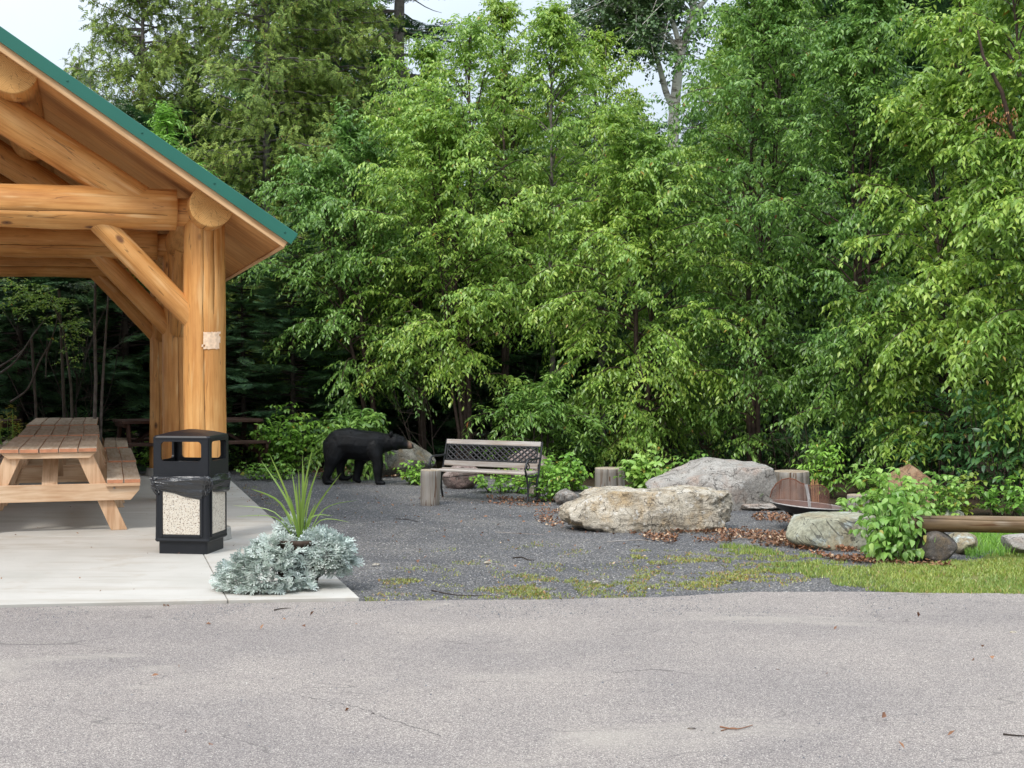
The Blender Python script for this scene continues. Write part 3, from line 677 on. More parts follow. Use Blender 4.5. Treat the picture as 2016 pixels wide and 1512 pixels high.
# ------------------------------------------------------------------ bear
bp = gp(700, 951); KB = 1/(F/bp.y); bear = empty('black_bear', (bp.x, bp.y, -.012), 0, 'black bear walking right across the gravel, tan muzzle pointing at the rock', 'bear')
def bx(u, v, y=0.0): return Vector(((u-700)*KB, y, (951-v)*KB))
def build_bear():
    bm = bmesh.new()
    def ball(c, r, sc=(1,1,1), rot=0):
        Mx = Matrix.Translation(c) @ Matrix.Rotation(rot, 4, 'Y') @ Matrix.Diagonal((sc[0], sc[1], sc[2], 1))
        bmesh.ops.create_icosphere(bm, subdivisions=2, radius=r, matrix=Mx)
    def limb(pts):
        for (p0, r0, s0), (p1, r1, s1) in zip(pts, pts[1:]):
            n = max(2, int((p1-p0).length/.018))
            for k in range(n+1):
                t = k/n; ball(p0.lerp(p1, t), r0+(r1-r0)*t, (1, s0+(s1-s0)*t, 1))
    k = KB
    # trunk, rump, shoulder, neck
    limb([(bx(664, 876), 27*k, 1.0), (bx(672, 872), 31.0*k, .92), (bx(690, 871), 31.5*k, .92), (bx(708, 874), 30.5*k, .92), (bx(724, 874), 28*k, .92), (bx(740, 871), 24*k, .92), (bx(756, 869), 18.5*k, .85), (bx(770, 868.5), 16*k, .85)])
    ball(bx(660, 884), 22.5*k, (1, 1.12, 1.15)); ball(bx(722, 886), 20.5*k, (1.1, 1.1, 1.0)); ball(bx(745, 875), 20*k, (1, 1, 1)); ball(bx(735, 880, 0), 19*k, (1, 1.35, 1.15))
    # head
    ball(bx(778, 868), 16.4*k, (1.0, .95, 1.0)); ball(bx(786, 868), 14.0*k, (1.1, .92, .95)); ball(bx(780, 877), 9*k, (1.1, 1.3, .9)); ball(bx(762, 870), 18*k, (1, .9, 1))
    limb([(bx(791, 871.0), 11.8*k, .9), (bx(798, 873.6), 9.2*k, .85), (bx(805, 875.6), 7.2*k, .9), (bx(809.5, 876.8), 5.9*k, .95)])
    ball(bx(812, 874.6), 2.6*k, (1, 1.3, .9))
    for s in (-1, 1):
        for dz in range(3): ball(bx(770.5, 853.5-dz*1.6, s*.068), (5.2-dz*.8)*k, (.55, 1.0, 1.05), -.2)
    # near legs at y<0, far legs at y>0
    yn, yf = -.125, .125
    limb([(bx(737, 880, yn*.8), 18*k, .72), (bx(743, 895, yn), 13*k, .8), (bx(746, 909, yn), 11.2*k, .85), (bx(746, 922, yn), 9.8*k, .9), (bx(746, 935, yn), 7.9*k, .95), (bx(746.5, 943, yn), 6.9*k, 1.1)])
    limb([(bx(746, 946.5, yn), 5.8*k, 1.35), (bx(756, 947.5, yn), 4.6*k, 1.5)])
    limb([(bx(728, 880, yf*.8), 17*k, .72), (bx(713, 898, yf), 12.5*k, .8), (bx(706, 910, yf), 10.5*k, .85), (bx(704, 924, yf), 9.6*k, .9), (bx(701, 936, yf), 8.0*k, 1), (bx(700, 942, yf), 7.0*k, 1.15)])
    limb([(bx(700, 943.5, yf), 6.0*k, 1.3), (bx(705.5, 947, yf), 4.2*k, 1.5)])
    limb([(bx(662, 880, yn*.7), 25*k, .62), (bx(658, 897, yn), 17*k, .68), (bx(653, 912, yn), 11.5*k, .75), (bx(649, 925, yn), 9.4*k, .85), (bx(644, 936, yn), 8.0*k, .9), (bx(644.5, 944, yn), 6.8*k, 1.1)])
    limb([(bx(645, 945.2, yn), 6.0*k, 1.35), (bx(658.5, 947.3, yn), 4.6*k, 1.5)])
    limb([(bx(672, 880, yf*.7), 24*k, .62), (bx(671, 898, yf), 14*k, .7), (bx(669, 912, yf), 9.4*k, .8), (bx(668, 925, yf), 8.0*k, .85), (bx(669.5, 936, yf), 7.0*k, 1)])
    limb([(bx(671, 940.5, yf), 6.0*k, 1.3), (bx(681, 941.5, yf), 4.8*k, 1.45), (bx(689, 938.5, yf), 2.6*k, 1.6)])
    ball(bx(638.5, 872), 4*k, (.8, 1, 1.6))
    me = bpy.data.meshes.new('bear_raw'); bm.to_mesh(me); bm.free()
    o = bpy.data.objects.new('bear_tmp', me); COL.objects.link(o)
    md = o.modifiers.new('r', 'REMESH'); md.mode = 'VOXEL'; md.voxel_size = .0085; md.use_smooth_shade = True
    sm = o.modifiers.new('s', 'SMOOTH'); sm.iterations = 7; sm.factor = .55
    dg = bpy.context.evaluated_depsgraph_get(); out = bpy.data.meshes.new_from_object(o.evaluated_get(dg)); bpy.data.objects.remove(o)
    return out
bme = build_bear(); bme.name = 'bear_body'
def m_bear():
    t = NT('black_fur'); tc = t.tc.outputs['Object']; sx = t.n('ShaderNodeSeparateXYZ'); t.l(tc, sx.inputs[0])
    x0, x1 = bx(802, 870).x, bx(806, 870).x; xn = bx(810.6, 870).x
    nz = t.noise(t.coord((1, 1, 1), False), 12, 3)
    f = t.mask(t.math('ADD', sx.outputs[0], t.math('MULTIPLY', nz, .02)), x0+.01, x1+.016)
    tan = t.mix(t.mask(nz, .3, .7), (.12, .068, .045), (.19, .12, .085))
    zlow = t.mask(sx.outputs[2], bx(0, 879).z, bx(0, 883).z)
    tan = t.mix(t.math('MULTIPLY', zlow, .6), tan, (.08, .04, .03))
    blk = t.mix(t.mask(t.noise(t.coord((1,1,1), False), 7, 5), .4, .65), (.0013, .0014, .0018), (.005, .006, .008))  # lighter bluish patches paint the coat's sheen into the black
    col = t.mix(f, blk, tan)
    nose = t.mask(t.math('ADD', sx.outputs[0], t.math('MULTIPLY', sx.outputs[2], .25)), xn+bx(0, 874).z*.25, xn+.006+bx(0, 874).z*.25)
    col = t.mix(nose, col, (.006, .006, .007))
    return t.bsdf(col, .62, t.noise(t.coord((1, 1, 3), False), 60, 4, .7), .5, .004, .26)
M['bear'] = m_bear()
link('body', bme, bear, M['bear'])
# short fur over body
nv = len(bme.vertices); co = np.empty(nv*3, np.float32); bme.vertices.foreach_get('co', co); co = co.reshape(-1, 3)
nr = np.empty(nv*3, np.float32); bme.vertices.foreach_get('normal', nr); nr = nr.reshape(-1, 3)
rg = np.random.RandomState(5); idx = rg.randint(0, nv, 26000); P = co[idx]+rg.normal(0, .003, (26000, 3)); Nn = nr[idx]
keep = (P[:, 0] < bx(795, 0).x) & (P[:, 2] > .03); P, Nn = P[keep], Nn[keep]
flow = np.tile(np.array([-.85, 0, -.55]), (len(P), 1)); flow -= (flow*Nn).sum(1)[:, None]*Nn; flow += Nn*.42+rg.normal(0, .16, P.shape)
flow /= np.linalg.norm(flow, axis=1)[:, None]; Lh = rg.uniform(.012, .026, (len(P), 1)); side = np.cross(flow, Nn); side /= np.linalg.norm(side, axis=1)[:, None]+1e-6
Vh = np.stack([P-side*.0016, P+side*.0016, P+flow*Lh], 1).reshape(-1, 3)
fur = link('fur', mesh_np('fur', Vh, np.arange(len(Vh)).reshape(-1, 3)), bear, M['bear']); fur['kind'] = 'stuff'
for s in (-1, 1):
    bm = bmesh.new(); bmesh.ops.create_uvsphere(bm, u_segments=10, v_segments=6, radius=.009, matrix=Matrix.Translation(bx(793, 865.3, s*.062)))
    link('eye', bm_mesh(bm, smooth=True), bear, m_plain('bear_eye', (.02, .012, .008), .15, .1, 5, 0, .6))

# ------------------------------------------------------------------ park bench
fr = gp(1037, 991); ab = R_(-30); bex = Vector((math.cos(ab), math.sin(ab), 0)); bey = Vector((-math.sin(ab), math.cos(ab), 0))
BL = 1.30
bench = empty('park_bench', fr-bex*BL-bey*.0, ab, 'park bench with black iron ends, weathered slats and lattice back on the gravel', 'bench'); bench.location.z = -.012
def bar(acc, pts, r, seg=7): acc.tube(pts, [r]*len(pts) if not hasattr(r, '__len__') else r, seg)
def curve(pts, n=5):
    P = [Vector(p) for p in pts]; out = []
    for i in range(len(P)-1):
        a, b, c, d = P[max(i-1, 0)], P[i], P[i+1], P[min(i+2, len(P)-1)]
        for k in range(n):
            t = k/n; out.append(.5*((2*b)+(-a+c)*t+(2*a-5*b+4*c-d)*t*t+(-a+3*b-3*c+d)*t**3))
    out.append(P[-1]); return out
BS = 0.335
for x in (0.0, BL):
    acc = Acc()
    bar(acc, curve([(x, .0, 0), (x, .03, .12), (x, .015, .24), (x, -.005, BS-.02), (x, -.03, BS+.01)]), .012)          # front leg
    bar(acc, curve([(x, .27, 0), (x, .235, .14), (x, .24, .25), (x, .27, BS-.02), (x, .30, BS+.10), (x, .36, BS+.32), (x, .365, BS+.345)]), .013)  # back leg and post
    bar(acc, curve([(x, -.03, BS-.012), (x, .12, BS-.035), (x, .27, BS-.02)]), .012)
    bar(acc, curve([(x, -.01, BS), (x, -.035, BS+.06), (x, .0, BS+.13), (x, .05, BS+.165), (x, .20, BS+.165), (x, .31, BS+.17)]), .012)   # arm
    bar(acc, curve([(x, .02, BS+.13), (x, .06, BS+.09), (x, .03, BS+.05), (x, .0, BS+.08), (x, .02, BS+.10)]), .008)
    bar(acc, curve([(x, .04, .20), (x, .13, .24), (x, .22, .20)]), .008)
    bar(acc, curve([(x, .03, .13), (x, .08, BS-.05)]), .007)
    link('end_frame', acc.mesh('end_frame', True), bench, M['iron'])
for k, y in enumerate((-.015, .055, .125, .195, .265)):
    box('seat_slat', bench, M['slat'], (BL/2, y, BS+.006+(.004 if k in (0, 4) else -.004)), (BL-.01, .056, .02), (R_(-3 if k else 8), 0, 0))
tilt = R_(-13)
box('back_slat', bench, M['slat'], (BL/2, .288, BS+.075), (BL-.03, .022, .06), (tilt, 0, 0))
box('back_slat', bench, M['slat'], (BL/2, .352, BS+.325), (BL-.02, .022, .055), (tilt, 0, 0))
acc = Acc(); z0, z1 = BS+.115, BS+.29; n = 15; w = (BL-.10)/n; hh = z1-z0
def bk(x, z): return (x, .288+(z-BS-.075)*.23-.004, z)
for k in range(-3, n):
    for sgn in (1, -1):
        xa = .05+k*w; xb = xa+4*w*.75
        if sgn < 0: xa, xb = xb, xa
        t0, t1 = 0.0, 1.0; pa_, pb_ = (xa, z0), (xb, z1)
        def lerp(t): return (pa_[0]+(pb_[0]-pa_[0])*t, pa_[1]+(pb_[1]-pa_[1])*t)
        ts = [t/20 for t in range(21) if .05 <= lerp(t/20)[0] <= BL-.05]
        if len(ts) > 1:
            a, b = lerp(ts[0]), lerp(ts[-1]); acc.tube([bk(*a), bk(*b)], [.0105, .0105], 5)
for z in (z0, z1): acc.tube([bk(.04, z), bk(BL-.04, z)], [.010, .010], 6)
for x in (.04, BL-.04): acc.tube([bk(x, z0), bk(x, z1)], [.009, .009], 6)
link('lattice_back', acc.mesh('lattice'), bench, M['iron'])
acc = Acc(); acc.tube([(.0, .05, .23), (BL*.5, .13, BS-.02), (BL, .2, .22)], [.004]*3, 5); link('tie_rod', acc.mesh('rod'), bench, M['iron'])

# ------------------------------------------------------------------ logs and stumps standing about
def stump(u0, u1, vtop, vbase, label, name='log_stump', tilt=0, seed=1, Y=None, group='upright log stumps'):
    b = gp((u0+u1)/2, vbase); s = F/b.y; r = (u1-u0)/s/2
    b.y += r*.4; b.x *= b.y/(b.y-r*.4); z1 = at(0, vtop, b.y).z
    o = log(name, (b.x, b.y, -.02), (b.x+tilt, b.y, z1), r*1.02, r*.98, seed, cracks=[(R_(76), .0, 3, r*.14), (R_(118), .02, 3, r*.08)], parent=None, mat='greylog', endmat='greyend', bump=.012, seg=32)
    tag(o, label, 'stump', group); return o
stump(827, 866, 926, 993, 'narrow upright grey log stump at the left end of the bench', seed=201, tilt=.01)
stump(1170, 1230, 922, 973, 'split grey stump standing between the tan boulder and the raspberry leaves', seed=202)
stump(1524, 1592, 928, 985, 'broad grey stump directly behind the rusty fire bowl', seed=203)
stump(1668, 1716, 975, 1018, 'low grey stump between the fire bowl and the leafy bush', seed=204)

# ------------------------------------------------------------------ boulders
def boulder(name, c, dims, mat, label, seed, planes=(), rz=0, sub=5, rough=.05, nplanes=14, sink=.12, sharp=.72, soft=26, group='boulders around the gravel yard', cat='boulder'):
    bm = bmesh.new(); bmesh.ops.create_icosphere(bm, subdivisions=sub, radius=1)
    D = np.array([v.co[:] for v in bm.verts]); D /= np.linalg.norm(D, axis=1)[:, None]; rg = np.random.RandomState(seed)
    Nn = rg.normal(size=(nplanes, 3)); Nn /= np.linalg.norm(Nn, axis=1)[:, None]; dist = rg.uniform(sharp, 1.02, nplanes)
    if len(planes): Nn = np.vstack([Nn, [np.array(p[:3])/np.linalg.norm(p[:3]) for p in planes]]); dist = np.append(dist, [p[3] for p in planes])
    dots = D @ Nn.T; rr_ = np.where(dots > .05, dist/np.maximum(dots, .05), 9)
    r = -np.log(np.exp(-rr_*soft).sum(1)+np.exp(-soft*1.12))/soft
    V = D*r[:, None]
    f1, f2, f3 = Fld(seed+1, .8, 3, .5), Fld(seed+2, 2.2, 4, .6), Fld(seed+3, 9, 3, .6)
    Vq = V*np.array(dims)/min(dims)*.75; V *= (1+rough*1.3*f1(Vq*.8)+rough*.75*f2(Vq*.5, True)+rough*.16*f3(Vq*.7, True))[:, None]
    V = (V-V.min(0))/(V.max(0)-V.min(0))*2-1; V *= np.array(dims)/2
    for v, p in zip(bm.verts, V): v.co = p
    for f in bm.faces: f.smooth = True
    me = bm_mesh(bm, name)
    try: me.set_sharp_from_angle(angle=R_(38))
    except Exception: pass
    o = link(name, me, None, M[mat]); o.location = (c[0], c[1], c[2]+dims[2]*(.5-sink)); o.rotation_euler = (0, 0, rz)
    return tag(o, label, cat, group)
def rockpx(u0, u1, vtop, vbase, depth, mat, label, seed, **kw):
    """boulder that covers u0..u1 and stands from vbase up to vtop"""
    b = gp((u0+u1)/2, vbase); Yc = b.y+depth*.42; s = F/Yc; w = (u1-u0)/s; h = at(0, vtop, Yc).z; sink = kw.pop('sink', .15)
    hh = h/(1-sink); a, _ = ray((u0+u1)/2, vbase)
    return boulder('boulder', (a*Yc, Yc, 0), (w, depth, hh), mat, label, seed, sink=sink, **kw)
rockpx(1098, 1446, 957, 1046, .75, 'r_tan', 'long low tan boulder with a flat top in front of the stump', 11, sub=6, planes=[(0, 0, 1, .60), (-.1, -1, .22, .62), (1, -.1, .0, .86), (-.9, -.2, .6, .78), (.2, -1, -.05, .64), (-.35, -1, .3, .66)], rough=.075, sink=.25, sharp=.93, rz=-.03)
rockpx(1270, 1525, 903, 1003, .85, 'r_grey', 'big angular grey boulder with a peaked top behind the tan one', 23, planes=[(-.62, -.35, 1, .50), (.22, -.1, 1, .64), (0, -1, .35, .60), (1, 0, .05, .80), (.6, -1, -.1, .66), (-.5, -1, .1, .66)], rough=.03, sharp=.95, nplanes=6, soft=60)
rockpx(676, 858, 864, 938, .9, 'r_bear', 'mottled grey boulder behind the bear, topped by its muzzle', 31, planes=[(0, -.25, 1, .70), (-.3, -1, .15, .72), (.8, -.2, .5, .78)], rough=.035, sharp=.93, soft=45)
rockpx(1545, 1735, 1010, 1080, .55, 'r_green', 'smooth greenish slate boulder with a pale flat top below the fire bowl', 43, planes=[(-.12, -.1, 1, .58), (0, -1, .12, .66), (-1, -.3, .5, .80), (.4, -1, 0, .70)], rough=.022, sharp=.93, sink=.2, soft=50)
rockpx(1740, 1862, 915, 1000, .8, 'r_brown', 'orange brown pointed boulder behind the leafy bush', 57, planes=[(-.75, -.3, .8, .50), (.7, -.2, .8, .54), (0, -1, .2, .6)], rough=.03, sharp=.93, soft=60)
rockpx(868, 948, 908, 962, .5, 'r_purple', 'purple grey boulder lying under the left half of the bench', 61, rough=.06, sub=4)
rockpx(1000, 1096, 884, 958, .6, 'r_purple', 'pale speckled boulder rising behind the right end of the bench', 67, rough=.05, sub=4, planes=[(.7, -.2, .8, .6)])
rockpx(1092, 1140, 962, 994, .35, 'r_grey', 'small dark grey boulder at the left end of the tan one', 71, sub=4, rough=.05)
rockpx(1040, 1068, 955, 978, .25, 'r_tan', 'small pale rock among weeds beside the bench leg', 73, sub=4, rough=.05)
rockpx(566, 624, 898, 928, .35, 'r_purple', 'small whitish boulder between the green shrub and the bear', 79, sub=4, rough=.09)
rockpx(1800, 1876, 1040, 1106, .40, 'r_dark', 'dark rounded boulder propping the left end of the log seat', 83, rough=.012, sharp=.93, sub=5, planes=[(0, -1, .05, .8)])
rockpx(1868, 1922, 1046, 1090, .40, 'r_green', 'grey green boulder tucked behind the dark rounded one', 89, sub=4)
rockpx(1978, 2060, 1048, 1094, .40, 'r_grey', 'squarish grey boulder propping the log seat at the right edge', 97, sub=4, rough=.02)
rockpx(1838, 1900, 1000, 1034, .4, 'r_green', 'pale flat boulder just behind the log seat', 101, sub=4)
rockpx(1752, 1800, 985, 1040, .3, 'r_green', 'pale boulder half hidden inside the leafy bush', 103, sub=4)
rockpx(470, 520, 872, 900, .35, 'r_tan', 'tan boulder seen under the dark picnic table', 107, sub=4)
rockpx(1440, 1560, 990, 1004, .4, 'r_grey', 'flat grey rock under the fire bowl', 109, sub=4)

# log seat
ls0 = at(1752, 1027, 11.50); ls1 = at(2120, 1036, 11.35)
v0 = ls1-ls0; seatlog = log('log_bench', ls0, ls1, .080, .078, 301, parent=None, mat='seatlog', endmat='greyend', bump=.014, clip=((ls0.x, ls0.y, ls0.z+.052), (0, 0, 1)), cracks=[(R_(150), 0, 3, .012)])
tag(seatlog, 'long weathered half log seat resting on two rocks at the right edge', 'log bench')
# ------------------------------------------------------------------ fire bowl
fb_ = gp(1589, 1040); fb_.z = -.012; fs = F/fb_.y
bowl = empty('fire_bowl', fb_, 0, 'rusty steel fire bowl on curved black legs with a torn cover leaning in it', 'fire bowl')
RB = 71/fs*1.0; zr = .235; tl = R_(5)
prof = [(RB, 0), (RB+.012, .004), (RB+.012, -.006), (RB-.01, -.012), (RB*.82, -.05), (RB*.55, -.085), (RB*.2, -.10), (0.002, -.10)]
inn = [(0.002, -.09), (RB*.2, -.09), (RB*.55, -.075), (RB*.80, -.042), (RB-.012, .0), (RB, 0)]
def lathe(pr, seg=40):
    bm = bmesh.new(); rows = [[bm.verts.new((r*math.cos(2*math.pi*k/seg), r*math.sin(2*math.pi*k/seg), z)) for k in range(seg)] for r, z in pr]
    for a, b in zip(rows, rows[1:]):
        for k in range(seg): bm.faces.new((a[k], a[(k+1) % seg], b[(k+1) % seg], b[k])).smooth = True
    bmesh.ops.recalc_face_normals(bm, faces=bm.faces); return bm
o = link('bowl_shell', bm_mesh(lathe(prof)), bowl, M['iron']); o.location = (0, 0, zr); o.rotation_euler = (0, tl, 0)
o = link('bowl_inside', bm_mesh(lathe(inn)), bowl, M['rim']); o.location = (0, 0, zr+.002); o.rotation_euler = (0, tl, 0)
for a in (200, 340, 90):
    acc = Acc(); c, s = math.cos(R_(a)), math.sin(R_(a))
    acc.tube(curve([(c*.20, s*.20, zr-.07), (c*.15, s*.15, .13), (c*.19, s*.19, .06), (c*.27, s*.27, .0)], 5), [.012]*16, 7); link('leg', acc.mesh('leg', True), bowl, M['iron'])
# torn cover: curved sheet standing in the bowl
def fpx(u, v): return ((u-1589)/fs, (1040-v)/fs)
top = [(1518, 978), (1522, 962), (1530, 950), (1541, 942), (1554, 939), (1566, 942), (1576, 948), (1584, 951), (1590, 953), (1598, 954), (1608, 953), (1618, 953), (1627, 958), (1633, 966), (1635, 980)]
bot = [(1518, 981), (1524, 984), (1532, 988), (1541, 992), (1552, 995), (1564, 998), (1575, 1000), (1584, 1001), (1590, 1002), (1598, 1003), (1608, 1003), (1618, 1003), (1625, 1003), (1630, 1002), (1633, 998)]
bm = bmesh.new(); rows = []
for (tu, tv), (bu, bv) in zip(top, bot):
    row = []
    for j in range(7):
        q = j/6; x, z = fpx(bu+(tu-bu)*q, bv+(tv-bv)*q); xn_ = min(1, abs(x+.06)/.30); yy = -.02-.26*math.sqrt(max(0, 1-xn_**2))*math.cos(q*1.35)+.10*q
        row.append(bm.verts.new((x, yy, max(z, zr-.085))))
    rows.append(row)
for a, b in zip(rows, rows[1:]):
    for j in range(6): bm.faces.new((a[j], b[j], b[j+1], a[j+1])).smooth = True
bmesh.ops.recalc_face_normals(bm, faces=bm.faces)
ms = NT('rusty_wire_screen'); c_ = ms.coord((1, 1, 1)); nz_ = ms.noise(c_, 5, 5, .7); cl_ = ms.ramp(nz_, [(.3, (.045, .020, .014)), (.5, (.095, .038, .024)), (.7, (.17, .070, .042))])
ms.bsdf(cl_, .75, nz_, .3, .01, .3); pb_ = [n_ for n_ in ms.t.nodes if n_.type == 'BSDF_PRINCIPLED'][0]; tr_ = ms.n('ShaderNodeBsdfTransparent'); mx_ = ms.n('ShaderNodeMixShader'); mx_.inputs[0].default_value = .42
ms.l(pb_.outputs[0], mx_.inputs[1]); ms.l(tr_.outputs[0], mx_.inputs[2]); ms.l(mx_.outputs[0], ms.out.inputs[0])
edge_pts = [tuple(r_[6].co) for r_ in rows]
link('screen', bm_mesh(bm), bowl, ms.m)
acc = Acc(); acc.tube(edge_pts, [.006]*len(edge_pts), 5); link('screen_edge', acc.mesh('edge'), bowl, M['rust'])
bm = bmesh.new(); pr_ = [(RB+.004+.009*math.cos(R_(a)), .009*math.sin(R_(a))) for a in range(0, 361, 60)]; bm.free()
o = link('rim', bm_mesh(lathe(pr_, 48), smooth=True), bowl, M['strap']); o.location = (0, 0, zr+.002); o.rotation_euler = (0, tl, 0)
bm = bmesh.new(); pr = []
for j in range(8):
    q = j/7; u = 1581+(1587-1581)*q; v = 998+(951-998)*q; x, z = fpx(u, v); yy = -.02-.26*math.cos(q*1.35)+.10*q-.014
    pr.append((bm.verts.new((x-.014, yy, z)), bm.verts.new((x+.014, yy, z))))
for a, b in zip(pr, pr[1:]): bm.faces.new((a[0], a[1], b[1], b[0]))
bmesh.ops.solidify(bm, geom=list(bm.faces), thickness=.004); link('strap', bm_mesh(bm), bowl, M['strap'])
acc = Acc(); rr = random.Random(9)
kb = at(1606, 958, fb_.y+.55)
for k in range(16):
    x = kb.x+rr.uniform(-.04, .04); acc.tube([(x, kb.y+rr.uniform(-.03, .03), .0), (x+rr.uniform(-.03, .03), kb.y, kb.z+rr.uniform(.0, .08))], [.005, .004], 4)
tag(link('kindling', acc.mesh('kindling'), None, m_plain('kindling_wood', (.42, .22, .11), .9, .3, 9)), 'small upright bundle of brown kindling sticks behind the fire bowl', 'kindling')

# ------------------------------------------------------------------ leaves and trees
def norm(a): return a/(np.linalg.norm(a, axis=-1, keepdims=True)+1e-9)
def leaves_np(P, D, Nn, L, W, fold=.25, droop=.25, fine=False):
    """P base points, D directions, Nn up normals, L lengths, W widths -> verts, tris"""
    n = len(P); D = norm(D); S = norm(np.cross(D, Nn)); U = np.cross(S, D); L = np.broadcast_to(L, (n,))[:, None]; W = np.broadcast_to(W, (n,))[:, None]
    if not fine:
        a, b = P, P+D*L-U*L*droop
        m = P+D*L*.45-U*L*droop*.2
        l, r = m+S*W*.5+U*W*fold, m-S*W*.5+U*W*fold
        V = np.stack([a, l, r, b, m], 1).reshape(-1, 3); T = np.array([[0, 4, 1], [0, 2, 4], [1, 4, 3], [4, 2, 3]])
        k = 5
    else:
        def pt(t, w, s): return P+D*L*t-U*L*droop*t*t+s*S*W*w+U*W*w*fold
        V = np.stack([pt(0, 0, 0), pt(.25, .42, 1), pt(.25, .42, -1), pt(.35, 0, 0), pt(.6, .38, 1), pt(.6, .38, -1), pt(.72, 0, 0), pt(1, 0, 0)], 1).reshape(-1, 3)
        T = np.array([[0, 3, 1], [0, 2, 3], [1, 3, 4], [3, 6, 4], [2, 5, 3], [3, 5, 6], [4, 6, 7], [6, 5, 7]]); k = 8
    Fc = (np.arange(n)[:, None, None]*k+T[None]).reshape(-1, 3)
    return V, Fc
class Leafer:
    def __init__(s, seed): s.r = np.random.RandomState(seed); s.P = []; s.D = []; s.N = []; s.L = []; s.W = []
    def spray(s, p0, d, length, n, L, W, hang=.45, spread=.8):
        """n leaves alternate along a twig"""
        r = s.r; t = (np.arange(n)+r.uniform(0, .8, n))/n; d = np.array(d)/(np.linalg.norm(d)+1e-9)
        up = np.array([0, 0, 1.0]); side = np.cross(d, up); side /= np.linalg.norm(side)+1e-9
        P = np.array(p0)+d*t[:, None]*length; P[:, 2] -= .35*length*t**2
        sg = np.where(np.arange(n) % 2, 1, -1)[:, None]
        D = d*.5+side*sg*spread+np.array([0, 0, -1.0])*(hang+r.uniform(-.2, .45, n))[:, None]+r.normal(0, .22, (n, 3))
        s.P.append(P); s.D.append(D); s.N.append(up+side*sg*-.1+r.normal(0, .35, (n, 3))); sc = r.uniform(.7, 1.15, n)*(1-.25*t)
        s.L.append(L*sc); s.W.append(W*sc)
    def mesh(s, name, fine=False, fold=.22, droop=.22):
        return mesh_np(name, *leaves_np(np.concatenate(s.P), np.concatenate(s.D), np.concatenate(s.N), np.concatenate(s.L), np.concatenate(s.W), fold, droop, fine))
def broadleaf(seed, Ht, R, clear, nbr, spr, nl, L, W, stems=3, lean=(0, 0), up=.75, hang=.45, prof=None, front=0.0, trunk_r=.05, layer=1.0):
    """returns trunk mesh and crown mesh of a young broadleaf tree rooted at the origin"""
    r = np.random.RandomState(seed); wood = Acc(); lf = Leafer(seed+1); prof = prof or (lambda q: math.sin(math.pi*min(1, q*.85+.15))**.7)
    st = []
    for k in range(stems):
        a = r.uniform(0, 6.28); sp = R*.32*(k > 0)*r.uniform(.6, 1.1); hk = Ht*(1 if k == 0 else r.uniform(.72, .97))
        zz = np.linspace(0, 1, 9); x = np.cos(a)*sp*zz**.8+lean[0]*zz+np.cumsum(r.normal(0, .02, 9)); y = np.sin(a)*sp*zz**.8+lean[1]*zz+np.cumsum(r.normal(0, .02, 9))
        x[0] = .08*k*np.cos(a); y[0] = .08*k*np.sin(a)
        pts = np.stack([x, y, zz*hk-(.05 if k == 0 else .04)], 1); st.append(pts); wood.tube(pts, trunk_r*(1-.15*k)*(1.05-.95*zz), 8)
    for b in range(nbr):
        pts = st[b % stems]; hk = pts[-1, 2]; q = (b+r.uniform(0, 1))/nbr; q = q**.9
        z = clear+(hk-clear)*q*.98; base = np.array([np.interp(z, pts[:, 2], pts[:, 0]), np.interp(z, pts[:, 2], pts[:, 1]), z])
        a = r.uniform(0, 6.28)
        if r.rand() < front: a = -math.pi/2+r.normal(0, .8)
        ln = R*prof(q)*r.uniform(.65, 1.15); el = up*r.uniform(.6, 1.3)*(.45+.65*q)+.5*q
        d = np.array([math.cos(a)*math.cos(el), math.sin(a)*math.cos(el), math.sin(el)]); P = [base]; n = 6
        for k in range(n):
            d = d+np.array([0, 0, -.09-.045*k*layer])+r.normal(0, .07, 3); d /= np.linalg.norm(d); P.append(P[-1]+d*ln/n)
        P = np.array(P); wood.tube(P, np.linspace(trunk_r*.28, .004, n+1), 4)
        ns = int(spr*(1.08 if Ht > 3 else 1))
        for k in range(ns):
            t = .22+.78*(k+r.uniform(0, 1))/ns; i = min(int(t*n), n-1); p = P[i]+(P[i+1]-P[i])*(t*n-i); dd_ = P[i+1]-P[i]; dd_ /= np.linalg.norm(dd_)
            sd = np.cross(dd_, [0, 0, 1]); sd /= np.linalg.norm(sd)+1e-9; sgn = 1 if k % 2 else -1
            tw = dd_*r.uniform(.4, 1.0)+sd*sgn*r.uniform(.2, 1.0)+np.array([0, 0, r.uniform(-.9, .6)])
            lf.spray(p, tw, r.uniform(.28, .55)*(1 if t < .9 else .8)*(R/1.8)**.3, nl, L, W, hang)
    return wood.mesh('wood', True), lf.mesh('crown')
